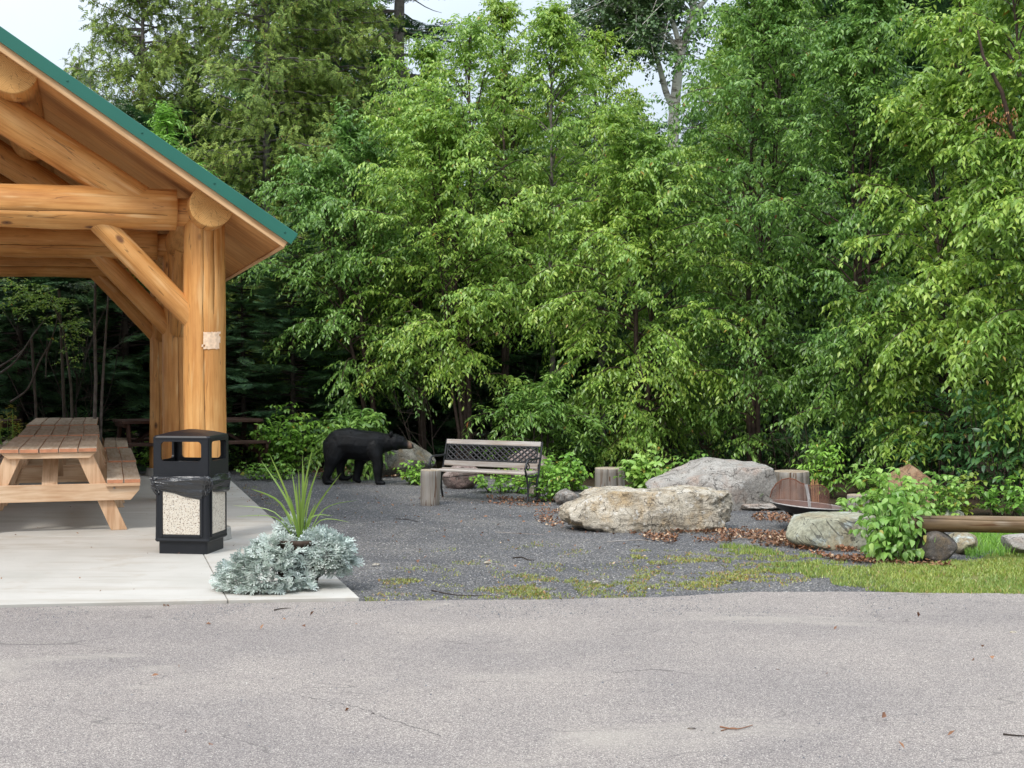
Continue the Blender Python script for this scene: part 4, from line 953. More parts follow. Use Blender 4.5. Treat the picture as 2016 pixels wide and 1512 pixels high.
def frond_np(seed, kind):
    """template sprays: flat fan of narrow triangles along +x, z up"""
    r = np.random.RandomState(seed); T = []
    if kind == 'cedar':
        for k in range(8):
            t = k/8; sg = 1 if k % 2 else -1; p = np.array([t*.9, 0, -.25*t*t]); ln = .42*(1-t*.6)*r.uniform(.7, 1.2); a = R_(38+r.uniform(-12, 12))
            q = p+np.array([math.cos(a)*ln, sg*math.sin(a)*ln, -.22*ln-r.uniform(0, .08)]); w = np.array([.09, -sg*.08, 0]); mid = (p+q)/2+np.array([.03, sg*.06, .02])
            T.append([p, p+w, mid]); T.append([p+w*.9, q, mid]); q2 = mid+np.array([.13, sg*.02, -.04])*r.uniform(.6, 1.2); T.append([mid-w*.8, q2, mid+w*.9]) if k % 2 else None
    else:
        for k in range(15):
            t = k/15; sg = 1 if k % 2 else -1; p = np.array([t, 0, -.10*t*t]); ln = .50*(1-t*.75)*r.uniform(.75, 1.15)+.06; a = R_(48+r.uniform(-10, 10))
            q = p+np.array([math.cos(a)*ln, sg*math.sin(a)*ln, -.06*ln+r.uniform(-.04, .03)]); w = np.array([.045, -sg*.035, 0])
            T.append([p-w*.3, p+w, q]); m = (p+q)/2; T.append([m, m+np.array([.14, -sg*.03, .0])*r.uniform(.6, 1.3), m+w*1.1]); T.append([m*.6+q*.4, m+np.array([-.02, sg*.14, -.02])*r.uniform(.6, 1.2), m-w])
        T.append([np.array([0, -.02, 0]), np.array([0, .02, 0]), np.array([1.08, 0, -.12])])
    return np.array(T)
FR = {k: [frond_np(s, k) for s in range(4)] for k in ('cedar', 'spruce')}
def place_fronds(kind, P, D, S, seed, roll=.35):
    r = np.random.RandomState(seed); V = []
    D = norm(np.array(D)); P = np.array(P); S = np.array(S); which = r.randint(0, 4, len(P)); up = np.array([0, 0, 1.0])+r.normal(0, roll, (len(P), 3))
    Y = norm(np.cross(up, D)); Z = np.cross(D, Y)
    for w in range(4):
        m = which == w; T = FR[kind][w].reshape(-1, 3)
        q = (T[None, :, 0, None]*D[m][:, None]+T[None, :, 1, None]*Y[m][:, None]+T[None, :, 2, None]*Z[m][:, None])*S[m][:, None, None]+P[m][:, None]
        V.append(q.reshape(-1, 3))
    V = np.concatenate(V); return V, np.arange(len(V)).reshape(-1, 3)
def conifer(seed, Ht, R, clear, nbr, kind, fs=.3, nf=9, shape='cone', up=-.1, trunk_r=.09, gap=0.0, bare=0.0):
    r = np.random.RandomState(seed); wood = Acc(); zz = np.linspace(0, 1, 8); up0 = up
    tx_ = np.cumsum(r.normal(0, .025, 8)); ty_ = np.cumsum(r.normal(0, .025, 8)); tx_ -= tx_[0]; ty_ -= ty_[0]
    wood.tube(np.stack([tx_, ty_, zz*Ht-.05], 1), trunk_r*(1.03-zz), 9); P, D, S = [], [], []
    for b in range(nbr):
        q = (b+r.uniform(0, 1))/nbr; z = clear+(Ht-clear)*q
        if gap: z = round(z/gap)*gap+r.normal(0, .02)
        a = r.uniform(0, 6.28); up = up0+(r.uniform(-.45, .55) if kind == 'cedar' else 0); rad = R*((1-q)**.75 if shape == 'cone' else (1-q**3)**.6*(.55+.45*math.sin(min(1, q*2.2+.25)*math.pi/2)))*r.uniform(.6, 1.15)+.12
        d = np.array([math.cos(a), math.sin(a), up+r.normal(0, .1)+(.35*q)]); n = 5; pts = [np.array([np.interp(z, zz*Ht, tx_), np.interp(z, zz*Ht, ty_), z])]
        for k in range(n):
            d = d+np.array([0, 0, (-.10 if k < 2 else .09)]) if kind == 'spruce' else d+np.array([0, 0, (-.16 if k < 3 else .14)]); d /= np.linalg.norm(d); pts.append(pts[-1]+d*rad/n)
        pts = np.array(pts); wood.tube(pts, np.linspace(.022, .004, n+1), 4)
        if r.rand() < bare: continue
        m = max(3, int(nf*rad/R*1.2))
        for k in range(m):
            t = .18+.82*(k+r.uniform(0, 1))/m; i = min(int(t*n), n-1); p = pts[i]+(pts[i+1]-pts[i])*(t*n-i); dd_ = norm(pts[i+1]-pts[i])
            sd = np.cross(dd_, [0, 0, 1.0]); sgn = 1 if k % 2 else -1
            if kind == 'cedar': tw = dd_*r.uniform(.2, .9)+sd*sgn*r.uniform(.1, 1)+np.array([0, 0, r.uniform(-1.5, .15)])
            else: tw = dd_*r.uniform(.6, 1)+sd*sgn*r.uniform(.2, .8)+np.array([0, 0, r.uniform(-.15, .1)])
            P.append(p+(r.normal(0, .09, 3) if kind == 'cedar' else 0)); D.append(tw); S.append(fs*r.uniform(.7, 1.25))
    V, Fc = place_fronds(kind, P, D, S, seed+3, .9 if kind == 'cedar' else .25)
    return wood.mesh('wood', True), mesh_np('crown', V, Fc)
def tree(name, u, Y, meshes, bark, leafm, label, group=None, cat='tree', rz=0, sc=1.0, x=None, zs=1.0):
    xx = (u-1008)/F*Y if x is None else x
    T = empty(name, (xx, Y, -.03), rz, label, cat, group); T.scale = (sc, sc, sc*zs)
    for nm, me, mt in (('trunk', meshes[0], bark), ('crown', meshes[1], leafm)):
        o = link(nm, me, T)
        if not me.materials: me.materials.append(M[mt])
        o.material_slots[0].link = 'OBJECT'; o.material_slots[0].material = M[mt]
    return T
Hpx = lambda v, Y: H+(712-v)/F*Y
GC = 'young broadleaf trees at the forest edge'
# hero broadleaf trees along the edge of the wood
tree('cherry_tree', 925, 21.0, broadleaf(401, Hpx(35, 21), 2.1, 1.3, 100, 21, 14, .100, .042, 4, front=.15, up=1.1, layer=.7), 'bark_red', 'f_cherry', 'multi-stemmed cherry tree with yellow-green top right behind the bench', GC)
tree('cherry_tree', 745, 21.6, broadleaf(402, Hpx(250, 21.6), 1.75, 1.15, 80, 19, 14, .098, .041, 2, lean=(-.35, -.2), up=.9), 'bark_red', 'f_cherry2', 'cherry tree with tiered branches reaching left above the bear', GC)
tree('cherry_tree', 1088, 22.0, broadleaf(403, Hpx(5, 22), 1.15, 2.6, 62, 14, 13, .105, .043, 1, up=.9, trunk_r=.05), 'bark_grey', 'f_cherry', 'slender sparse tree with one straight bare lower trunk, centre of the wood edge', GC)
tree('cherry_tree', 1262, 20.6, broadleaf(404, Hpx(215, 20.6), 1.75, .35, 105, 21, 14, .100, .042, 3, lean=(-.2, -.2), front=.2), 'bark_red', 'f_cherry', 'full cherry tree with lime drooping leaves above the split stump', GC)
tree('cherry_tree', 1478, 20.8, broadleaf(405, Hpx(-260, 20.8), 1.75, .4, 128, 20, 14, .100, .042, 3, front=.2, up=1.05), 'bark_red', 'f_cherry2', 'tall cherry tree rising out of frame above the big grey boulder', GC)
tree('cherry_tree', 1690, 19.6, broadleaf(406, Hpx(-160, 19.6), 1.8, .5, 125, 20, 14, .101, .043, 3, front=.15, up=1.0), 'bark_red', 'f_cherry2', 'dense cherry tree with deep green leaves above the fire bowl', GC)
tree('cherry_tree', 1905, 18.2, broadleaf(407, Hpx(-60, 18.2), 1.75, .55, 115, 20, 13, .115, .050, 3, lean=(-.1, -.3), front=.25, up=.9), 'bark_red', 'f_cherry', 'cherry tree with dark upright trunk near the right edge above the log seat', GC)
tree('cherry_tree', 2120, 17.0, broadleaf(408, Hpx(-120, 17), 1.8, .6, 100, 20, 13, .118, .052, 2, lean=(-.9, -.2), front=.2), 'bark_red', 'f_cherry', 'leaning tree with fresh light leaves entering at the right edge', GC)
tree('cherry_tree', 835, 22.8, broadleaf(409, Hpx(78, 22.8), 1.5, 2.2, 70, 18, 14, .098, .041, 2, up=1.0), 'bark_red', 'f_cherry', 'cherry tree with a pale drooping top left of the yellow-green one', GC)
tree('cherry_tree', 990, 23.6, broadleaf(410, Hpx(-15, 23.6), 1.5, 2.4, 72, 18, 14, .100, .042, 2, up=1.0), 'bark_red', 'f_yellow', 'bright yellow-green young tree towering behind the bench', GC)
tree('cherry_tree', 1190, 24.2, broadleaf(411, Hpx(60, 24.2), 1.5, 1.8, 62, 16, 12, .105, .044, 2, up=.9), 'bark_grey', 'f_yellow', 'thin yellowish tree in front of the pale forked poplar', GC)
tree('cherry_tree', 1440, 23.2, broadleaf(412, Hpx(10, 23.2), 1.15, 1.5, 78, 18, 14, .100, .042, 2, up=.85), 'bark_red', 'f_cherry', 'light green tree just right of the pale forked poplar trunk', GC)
tree('ash_sapling', 1075, 19.9, broadleaf(413, 1.35, .95, .35, 34, 14, 11, .11, .036, 3, up=.55, hang=.15, trunk_r=.025), 'bark', 'f_cherry2', 'low spreading sapling with layered leaflets behind the bench end', GC, 'sapling')
tree('ash_sapling', 716, 19.6, broadleaf(414, .98, .55, .30, 20, 10, 10, .13, .055, 2, up=.6, hang=.2, trunk_r=.02), 'bark', 'f_cherry2', 'low broad-leaved sapling with leaves hanging over the bear', GC, 'sapling')
tree('ash_sapling', 330, 19.5, broadleaf(415, Hpx(205, 19.5), .62, 2.6, 26, 12, 11, .12, .036, 1, up=.8, hang=.2, trunk_r=.025), 'bark', 'f_fern', 'bright feathery treetop showing above the green roof edge', GC, 'sapling')
tree('willow_shrub', 190, 20.0, broadleaf(416, Hpx(140, 20.0), .9, 2.6, 30, 14, 12, .07, .016, 2, up=1.3, hang=-.2, trunk_r=.03), 'bark_grey', 'f_will', 'silvery willow top poking above the roof left of the feathery one', GC, 'shrub')
# conifers
cedarA = conifer(421, 10.6, 1.6, .8, 270, 'cedar', .18, 56, 'col', up=.15, trunk_r=.13)
tree('cedar_tree', 525, 24.5, cedarA, 'bark_grey', 'f_cedar', 'tall dark cedar with brown-tipped foliage right of the roof slope', 'cedars above the roof')
tree('cedar_tree', 665, 25.4, cedarA, 'bark_grey', 'f_cedar', 'cedar standing between the tallest cedar and the bare-trunked pine', 'cedars above the roof', rz=2.1, sc=.96)
cedarB = conifer(422, 9.9, 1.35, 1.0, 220, 'cedar', .18, 50, 'col', up=.25, trunk_r=.12)
tree('cedar_tree', 285, 26.0, cedarB, 'bark_grey', 'f_cedar', 'cedar with open crown and visible grey trunk against the sky above the roof', 'cedars above the roof', zs=1.02)
tree('cedar_tree', 395, 27.5, cedarB, 'bark_grey', 'f_cedar', 'thinner cedar filling the gap between the two big cedars', 'cedars above the roof', rz=1.4, sc=.90)
tree('cedar_tree', 160, 27.0, cedarB, 'bark_grey', 'f_cedar', 'short cedar whose ragged tip shows at the left of the roof skyline', 'cedars above the roof', rz=3.4, sc=.74)
tree('pine_tree', 790, 27.5, conifer(423, 13, 1.7, 5.6, 170, 'spruce', .40, 11, 'col', up=-.02, trunk_r=.27, gap=.42, bare=.2), 'bark_grey', 'f_spruce', 'pine with bare straight grey trunk and flat whorled branches at the top', 'tall trees behind the cherries')
spA = conifer(431, 5.6, 1.45, .15, 170, 'spruce', .44, 13, 'cone', up=-.02)
spB = conifer(432, 6.6, 1.6, .2, 180, 'spruce', .46, 13, 'cone', up=-.08)
GS = 'dark spruces in the shade of the wood'
for i, (u, Y, m_, rz, sc, lab) in enumerate((
    (575, 21.8, spA, .3, .66, 'dark spruce with flat boughs just right of the pavilion post'),
    (480, 22.4, spB, 1.2, .58, 'dark spruce behind the right end of the dark picnic table'),
    (655, 23.2, spB, 2.2, .62, 'dark spruce standing in the gap above the bear\'s back'),
    (250, 22.6, spA, 3.1, 1.0, 'dark spruce seen between table row and pavilion posts'),
    (40, 22.2, spB, 4.0, .85, 'dark spruce at the left edge behind the goldenrod'),
    (370, 23.6, spB, 5.0, .70, 'dark spruce right behind the three pavilion posts'),
    (-60, 23.0, spA, .9, 1.0, 'dark spruce cut by the left edge of the picture'),
    (150, 24.6, spA, 2.6, 1.05, 'dark spruce behind the tangle of bare stems'),
    (850, 24.6, spA, 1.7, .9, 'dark spruce deep behind the bench and cherry stems'),
    (1010, 25.0, spB, 3.7, .9, 'dark spruce deep behind the slender straight trunk'))):
    tree('spruce_tree', u, Y, m_, 'bark', 'f_spruce', lab, GS, rz=rz, sc=sc)
# poplar with pale forked trunk
def poplar():
    Y0 = 28.0; s = F/Y0; wood = Acc(); lf = Leafer(77); r = np.random.RandomState(5)
    def w(u, v, dy=0): return np.array([(u-1325)/s, dy, Hpx(v, Y0)])
    main = [w(1325, 900), w(1326, 500), w(1324, 280), w(1327, 215), w(1332, 160), w(1340, 100), w(1352, 60), w(1363, 25), w(1364, -30), w(1370, -160), w(1372, -260)]
    wood.tube(curve(main, 3) and [list(p) for p in curve(main, 3)], np.linspace(.135, .04, 31), 10)
    b1 = [w(1325, 212), w(1312, 180, .1), w(1304, 150, .1), w(1296, 118, .15), w(1286, 95, .2), w(1272, 72, .2), w(1255, 20, .3), w(1240, -60, .3)]
    wood.tube([list(p) for p in curve(b1, 3)], np.linspace(.07, .025, 22), 8)
    b2 = [w(1337, 90), w(1325, 55, -.1), w(1312, 25, -.1), w(1300, 0, -.1), w(1285, -60, -.1)]; wood.tube([list(p) for p in curve(b2, 3)], np.linspace(.06, .02, 13), 7)
    b3 = [w(1368, 22), w(1380, 8), w(1392, -8), w(1410, -60)]; wood.tube([list(p) for p in curve(b3, 3)], np.linspace(.06, .03, 10), 7)
    for k in range(150):
        a0 = [main[5], main[7], main[9], b1[4], b1[6], b1[7], b2[3], b3[3]][k % 8]; tgt = np.array([(r.uniform(1090, 1430)-1325)/s, r.uniform(-1.6, 1.6), Hpx(r.uniform(-180, 150), Y0)])
        if r.rand() < .5: tgt[0] = (r.uniform(1085, 1290)-1325)/s; tgt[2] = Hpx(r.uniform(-40, 130), Y0)
        mid = (a0+tgt)/2+np.array([0, 0, .2]); pts = [list(p) for p in curve([a0, mid, tgt], 3)]; wood.tube(pts, np.linspace(.013, .004, len(pts)), 4); pts = np.array(pts)
        for j in range(11):
            t = r.uniform(.35, 1); i = min(int(t*6), 5); p = pts[i]+(pts[i+1]-pts[i])*(t*6-i); lf.spray(p, r.normal(0, 1, 3)*[1, 1, .5], .45, 12, .085, .078, .5)
    return wood.mesh('wood', True), lf.mesh('crown')
tree('poplar_tree', 1325, 28.0, poplar(), 'birch', 'f_poplar', 'old poplar with pale forked trunk and dark round leaves against the sky', 'tall trees behind the cherries')
# filler trees deeper in the wood, sharing meshes
fill = [broadleaf(441, 7.2, 1.9, .8, 80, 16, 12, .12, .055, 2), broadleaf(442, 8.2, 2.0, .8, 85, 16, 12, .12, .055, 2), conifer(443, 8.0, 1.7, .3, 150, 'spruce', .6, 10, 'cone')]
GF = 'trees standing deep in the wood'; rr = random.Random(12); seenL = {}
labF = ('broadleaf tree in the wood', 'tall broadleaf tree in the wood', 'dark evergreen in the wood')
def dl(t):
    seenL[t] = seenL.get(t, 0)+1
    return t+('', ', right one', ', third', ', fourth', ', fifth')[min(4, seenL[t]-1)]
for row, (Y, us) in enumerate(((26.5, range(-200, 2500, 190)), (30, range(-300, 2700, 170)), (35, range(-500, 2900, 190)), (43, range(-700, 3200, 210)))):
    for j, u in enumerate(us):
        u2 = u+rr.uniform(-50, 50); Yj = Y+rr.uniform(-1.2, 1.2); k = rr.choice((0, 1, 2, 2)) if u2 < 900 else rr.choice((0, 0, 1, 2))
        limit = Hpx(330 if u2 < 160 else (190 if u2 < 450 else (-60 if 440 < u2 < 700 else (150 if u2 < 1080 else (190 if u2 < 1440 else -250)))), Yj)
        base_h = (7.2, 8.2, 8.0)[k]; sc = min(1.35, limit/base_h*rr.uniform(.88, 1.0)); zs = max(1, min(1.35, limit/base_h/sc*rr.uniform(.9, 1)))
        where = 'behind the roof' if u2 < 300 else 'behind the pavilion posts' if u2 < 460 else 'behind the big cedars' if u2 < 760 else 'behind the bear and bench' if u2 < 1100 else 'behind the split stump' if u2 < 1420 else 'behind the fire bowl' if u2 < 1720 else 'behind the log seat'
        deep = ('just', 'well', 'far', 'farthest')[row]
        tree('forest_tree', u2, Yj, fill[k], 'bark', ('f_cherry2', 'f_dark', 'f_spruce')[k], dl(labF[k]+', '+deep+' '+where), GF, rz=rr.uniform(0, 6.28), sc=sc, zs=zs)
rg = np.random.RandomState(66); n = 22000
X = rg.uniform(-34, 42, n); Yd = rg.uniform(48, 56, n); topz = np.where(X/Yd*F+1008 > 1440, 15.0, np.where(X/Yd*F+1008 < 200, 7.5, 8.6))+1.2*np.sin(X*.9)+.8*np.sin(X*2.3+1)
Pf = np.stack([X, Yd, rg.uniform(0, 1, n)**.9*topz], 1)
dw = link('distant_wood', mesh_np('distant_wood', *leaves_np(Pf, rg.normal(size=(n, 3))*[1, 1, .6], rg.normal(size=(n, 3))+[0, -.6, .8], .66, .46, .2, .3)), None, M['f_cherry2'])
tag(dw, 'far wood closing the view behind the nearer trees', kind='stuff')
# tangle of bare stems and an alder at the left, seen under the beam
def bare_stems(seed, n, Ht, spread, r0=.018):
    r = np.random.RandomState(seed); acc = Acc()
    for k in range(n):
        a = r.uniform(0, 6.28); p = np.array([r.normal(0, .12), r.normal(0, .12), -.03]); d = np.array([math.cos(a)*spread, math.sin(a)*spread, 1]); pts = [p]
        for j in range(7): d = d+r.normal(0, .10, 3); d /= np.linalg.norm(d); pts.append(pts[-1]+d*Ht/7*r.uniform(.8, 1.1))
        acc.tube(pts, np.linspace(r0*r.uniform(.5, 1.2), .004, 8), 5)
        for j in range(6):
            q = pts[r.randint(2, 7)]; d2 = norm(d+r.normal(0, .7, 3)); acc.tube([q, q+d2*.3, q+d2*.55+r.normal(0, .07, 3)], [.006, .004, .002], 4)
    return acc.mesh('stems', True)
T = empty('bare_shrub', (*gp(140, 900)[:2], -.03), 0, 'clump of bare grey stems in the shade left of the posts', 'shrub'); link('stem_clump', bare_stems(11, 9, 2.7, .16, .011), T, M['bark'])
T.location = ((140-1008)/F*21, 21, -.03)
for (u_, Y_, sd_, n_, h_, lab_) in ((985, 20.9, 12, 4, 1.8, 'thin bare stems in the dark gap above the bench'), (1215, 20.4, 13, 4, 1.3, 'thin bare stems low in the dark right of the sapling'), (1560, 19.9, 14, 3, .9, 'bare twiggy stems in the dark above the grey boulder'), (860, 20.9, 15, 3, 1.4, 'few bare stems rising behind the bear\'s head')):
    T = empty('bare_shrub', ((u_-1008)/F*Y_, Y_, -.03), 0, lab_, 'shrub'); link('stem_clump', bare_stems(sd_, n_, h_, .25, .009), T, M['bark'])
acc = Acc(); r = np.random.RandomState(4)
for pts in (((0, 735), (30, 712), (62, 665), (80, 640), (95, 620)), ((20, 792), (55, 765), (78, 712), (100, 672), (115, 615), (116, 570)), ((0, 722), (45, 690), (70, 650)), ((100, 672), (92, 700), (90, 745))):
    P = [list(at(u, v, 20.4+r.uniform(-.1, .1))) for u, v in pts]; P = [list(p) for p in curve(P, 4)]; acc.tube(P, np.linspace(.018, .008, len(P)), 5)
acc.tube([list(at(62, 665, 20.4)), list(at(70, 790, 20.5)), list(at(74, 905, 20.6))], [.02, .02, .025], 6)
acc.tube([list(at(116, 570, 20.4)), list(at(122, 700, 20.6)), list(at(130, 905, 20.7))], [.02, .02, .03], 6)
tag(link('arching_branch', acc.mesh('arch', True), None, M['twig']), 'pale lichened branches arching down at the left under the beam', 'branch')
lf = Leafer(91)
for c_, n_ in (((60, 590), 40), ((110, 600), 40), ((150, 650), 34), ((128, 700), 8), ((20, 570), 26)):
    for k in range(n_):
        p = at(c_[0]+r.normal(0, 20), c_[1]+r.normal(0, 16), 20.2+r.normal(0, .25)); lf.spray(list(p), r.normal(0, 1, 3)*[1, 1, .4]+[0, 0, .3], .22, 9, .065, .036, -.1)
acc = Acc(); acc.tube([list(at(90, 560, 20.3)), list(at(125, 650, 20.3)), list(at(140, 760, 20.4)), list(at(145, 915, 20.5))], [.006, .014, .02, .025], 6)
T = empty('alder_shrub', (0, 0, 0), 0, 'alder shrub with pale leaf clusters hanging in the dark under the beam', 'shrub'); link('trunk', acc.mesh('t', True), T, M['twig']); link('crown', lf.mesh('crown'), T, M['f_cherry'])

# ------------------------------------------------------------------ shrubs and weeds at the edge of the wood
def shrub(name, u, v, w, h, n_st, nl, L, W, mat, label, cat='shrub', group=None, seed=1, fine=True, depth=.7, hang=.25, Y=None, droop=.25, stemr=.004):
    b = gp(u, v) if Y is None else Vector(((u-1008)/F*Y, Y, 0)); s = F/b.y; w = w/s; h = h/s*(1.2 if mat in ('f_rasp', 'f_fern', 'f_lime') and seed != 501 else 1); r = np.random.RandomState(seed); acc = Acc(); lf = Leafer(seed+1)
    for k in range(n_st):
        a = r.uniform(0, 6.28); q = r.uniform(0, 1)**.5; root = np.array([math.cos(a)*q*w*.32, math.sin(a)*q*w*depth*.32, -.02])
        hk = h*r.uniform(.55, 1.02)*(1-.35*q*q); tip = root+np.array([math.cos(a)*q*w*.24+r.normal(0, .03), math.sin(a)*q*w*.24*depth, hk])
        pts = [list(p) for p in curve([root, (root+tip)/2+r.normal(0, .03, 3)*[1, 1, 0]+np.array([0, 0, hk*.08]), tip], 3)]; acc.tube(pts, np.linspace(stemr, stemr*.4, len(pts)), 4); pts = np.array(pts)
        for j in range(max(3, nl//4)):
            t = .15+.85*(j+r.uniform(0, 1))/max(3, nl//4); i = min(int(t*6), 5); p = pts[i]+(pts[i+1]-pts[i])*(t*6-i); az = j*2.4+r.uniform(-.4, .4)
            d = np.array([math.cos(az), math.sin(az), .35]); lf.spray(p, d, L*1.5, 4, L, W, hang)
    T = empty(name, (b.x, b.y, -.01), 0, label, cat, group); link('stems', acc.mesh('stems', True), T, M['bark_red']); link('leaves', lf.mesh('leaves', fine, .2, droop), T, M[mat]); return T
GR = 'raspberry clumps around the rocks'
shrub('raspberry_bush', 1765, 1103, 128, 165, 19, 36, .085, .062, 'f_rasp', 'leafy green bush with heart-shaped leaves overlapping the left end of the log seat', seed=501, cat='bush', hang=.55, droop=.4)
shrub('raspberry_bush', 1745, 1055, 150, 125, 30, 34, .085, .062, 'f_rasp', 'sprawling raspberry bush rising behind the log seat beside the brown rock', seed=502, cat='bush', hang=.4)
shrub('raspberry_bush', 1830, 1030, 150, 110, 22, 30, .08, .055, 'f_rasp', 'raspberry growth in front of the orange brown boulder', seed=503, cat='bush', group=GR)
shrub('raspberry_bush', 1890, 1010, 60, 95, 12, 26, .08, .055, 'f_lime', 'yellowing leafy shoots right of the orange brown boulder', seed=504, cat='bush', group=GR)
shrub('raspberry_bush', 1985, 1010, 120, 70, 14, 28, .085, .05, 'f_fern', 'leafy weeds behind the right part of the log seat', seed=505, cat='bush', group=GR)
shrub('raspberry_bush', 1275, 985, 96, 105, 24, 34, .085, .064, 'f_rasp', 'tall raspberry clump right of the split stump', seed=506, cat='bush', group=GR)
shrub('raspberry_bush', 1345, 950, 110, 62, 14, 28, .085, .06, 'f_rasp', 'raspberry leaves peeping over the peaked grey boulder', seed=507, cat='bush', group=GR)
shrub('raspberry_bush', 1112, 965, 90, 78, 24, 34, .08, .058, 'f_fern', 'yellow-green weeds between bench and split stump', seed=508, cat='bush', group=GR)
shrub('raspberry_bush', 1078, 985, 70, 82, 18, 30, .07, .05, 'f_fern', 'low ferny clump at the right end of the bench', seed=509, cat='bush', group=GR)
shrub('raspberry_bush', 1000, 968, 130, 52, 22, 26, .07, .05, 'f_fern', 'low bright weeds growing under the bench seat', seed=510, cat='bush', group=GR)
shrub('raspberry_bush', 822, 952, 70, 48, 12, 24, .075, .045, 'f_fern', 'small leafy clump in front of the boulder behind the bear', seed=511, cat='bush', group=GR)
shrub('raspberry_bush', 925, 952, 34, 26, 6, 18, .06, .04, 'f_rasp', 'tiny leafy clump left of the purple rock under the bench', seed=512, cat='bush', group=GR)
shrub('raspberry_bush', 1485, 998, 60, 62, 9, 20, .08, .055, 'f_rasp', 'small leafy clump left of the fire bowl', seed=513, cat='bush', group=GR)
shrub('raspberry_bush', 1120, 915, 90, 70, 12, 26, .08, .05, 'f_fern', 'pale leaf tips in front of the dark wood right of the bench back', seed=514, cat='bush', group=GR)
shrub('raspberry_bush', 955, 895, 120, 50, 9, 22, .08, .05, 'f_lime', 'yellowish shoots just above the bench back', seed=515, cat='bush', group=GR)
GL = 'green shrubs along the wood behind the pavilion'
shrub('dogwood_shrub', 560, 925, 130, 125, 30, 36, .10, .062, 'f_fern', 'green shrub with broad pointed leaves left of the bear', seed=520, group=GL, Y=20.6)
shrub('dogwood_shrub', 618, 915, 80, 120, 18, 32, .10, .062, 'f_fern', 'leafy shrub touching the rump of the bear', seed=521, group=GL, Y=21.6)
shrub('dogwood_shrub', 490, 925, 110, 105, 22, 32, .085, .05, 'f_cherry2', 'darker shrub behind the leg of the dark picnic table', seed=522, group=GL, Y=21.3)
shrub('dogwood_shrub', 540, 940, 130, 42, 22, 20, .07, .045, 'f_fern', 'low ground leaves in front of the green shrub', seed=523, group=GL, Y=19.4)
shrub('dogwood_shrub', 265, 925, 90, 75, 16, 26, .08, .05, 'f_fern', 'small shrub between the table row and the far post', seed=524, group=GL, Y=21.4)
shrub('dogwood_shrub', 1625, 975, 90, 115, 18, 40, .085, .036, 'f_fern', 'upright bright shrub with narrow leaves behind the fire bowl', seed=525, hang=.5)
shrub('dogwood_shrub', 1702, 965, 80, 60, 12, 26, .11, .05, 'f_rasp', 'low shrub with broad star-like leaves right of the narrow-leaved one', seed=526, hang=.2)
for k, (u, v, w_, h_, lab) in enumerate(((1830, 960, 200, 210, 'big dark-leaved shrub behind the brown boulder'), (1960, 980, 220, 250, 'big dark-leaved shrub at the right edge behind the log seat'), (1720, 940, 170, 150, 'dark-leaved shrub above the narrow-leaved bright one'), (1560, 925, 200, 110, 'low dark shrub behind the fire bowl stump'), (1420, 920, 200, 80, 'low dark shrub behind the peaked grey boulder'), (1200, 925, 160, 70, 'low dark shrub behind the raspberry clump'), (880, 895, 160, 60, 'dark low growth behind the bench'))):
    shrub('chokecherry_shrub', u, v, w_, h_, 30, 40, .13 if k < 3 else .10, .062 if k < 3 else .048, 'f_dark', lab, seed=530+k, group='dark shrubs under the cherries', hang=.3, stemr=.007)
# goldenrod at the left
def goldenrod(u, Y, h, label, seed):
    r = np.random.RandomState(seed); T = empty('goldenrod', ((u-1008)/F*Y, Y, 0), 0, label, 'goldenrod', 'goldenrod by the far left table'); acc = Acc(); lf = Leafer(seed); gf = Leafer(seed+9)
    for k in range(3):
        root = np.array([r.normal(0, .05), r.normal(0, .05), -.02]); tip = root+np.array([r.normal(0, .07), r.normal(0, .05), h*r.uniform(.8, 1)]); acc.tube([root, (root+tip)/2, tip], [.004, .003, .002], 4)
        for j in range(26):
            t = r.uniform(.1, .9); p = root+(tip-root)*t; a = r.uniform(0, 6.28); lf.spray(p, [math.cos(a), math.sin(a), .4], .03, 2, .075, .014, .1)
        for j in range(16):
            t = r.uniform(.82, 1.05); p = root+(tip-root)*t+r.normal(0, .018, 3); gf.spray(p, [r.normal(), r.normal(), 1], .05, 5, .022, .012, -.4)
    link('stems', acc.mesh('s'), T, M['f_fern'].copy() if False else M['f_fern']); link('leaves', lf.mesh('l'), T, M['f_fern']); link('flower_head', gf.mesh('g'), T, M['gold'])
for k, (u, h, lab) in enumerate(((8, .98, 'goldenrod plume cut by the left edge'), (24, 1.02, 'tall goldenrod plume second from the left edge'), (38, .84, 'goldenrod plume in the middle of the patch'), (50, .90, 'goldenrod plume right of the middle one'), (64, .78, 'short rightmost goldenrod plume beside the tables'))):
    goldenrod(u, 18.7+.1*k, h, lab, 560+k)

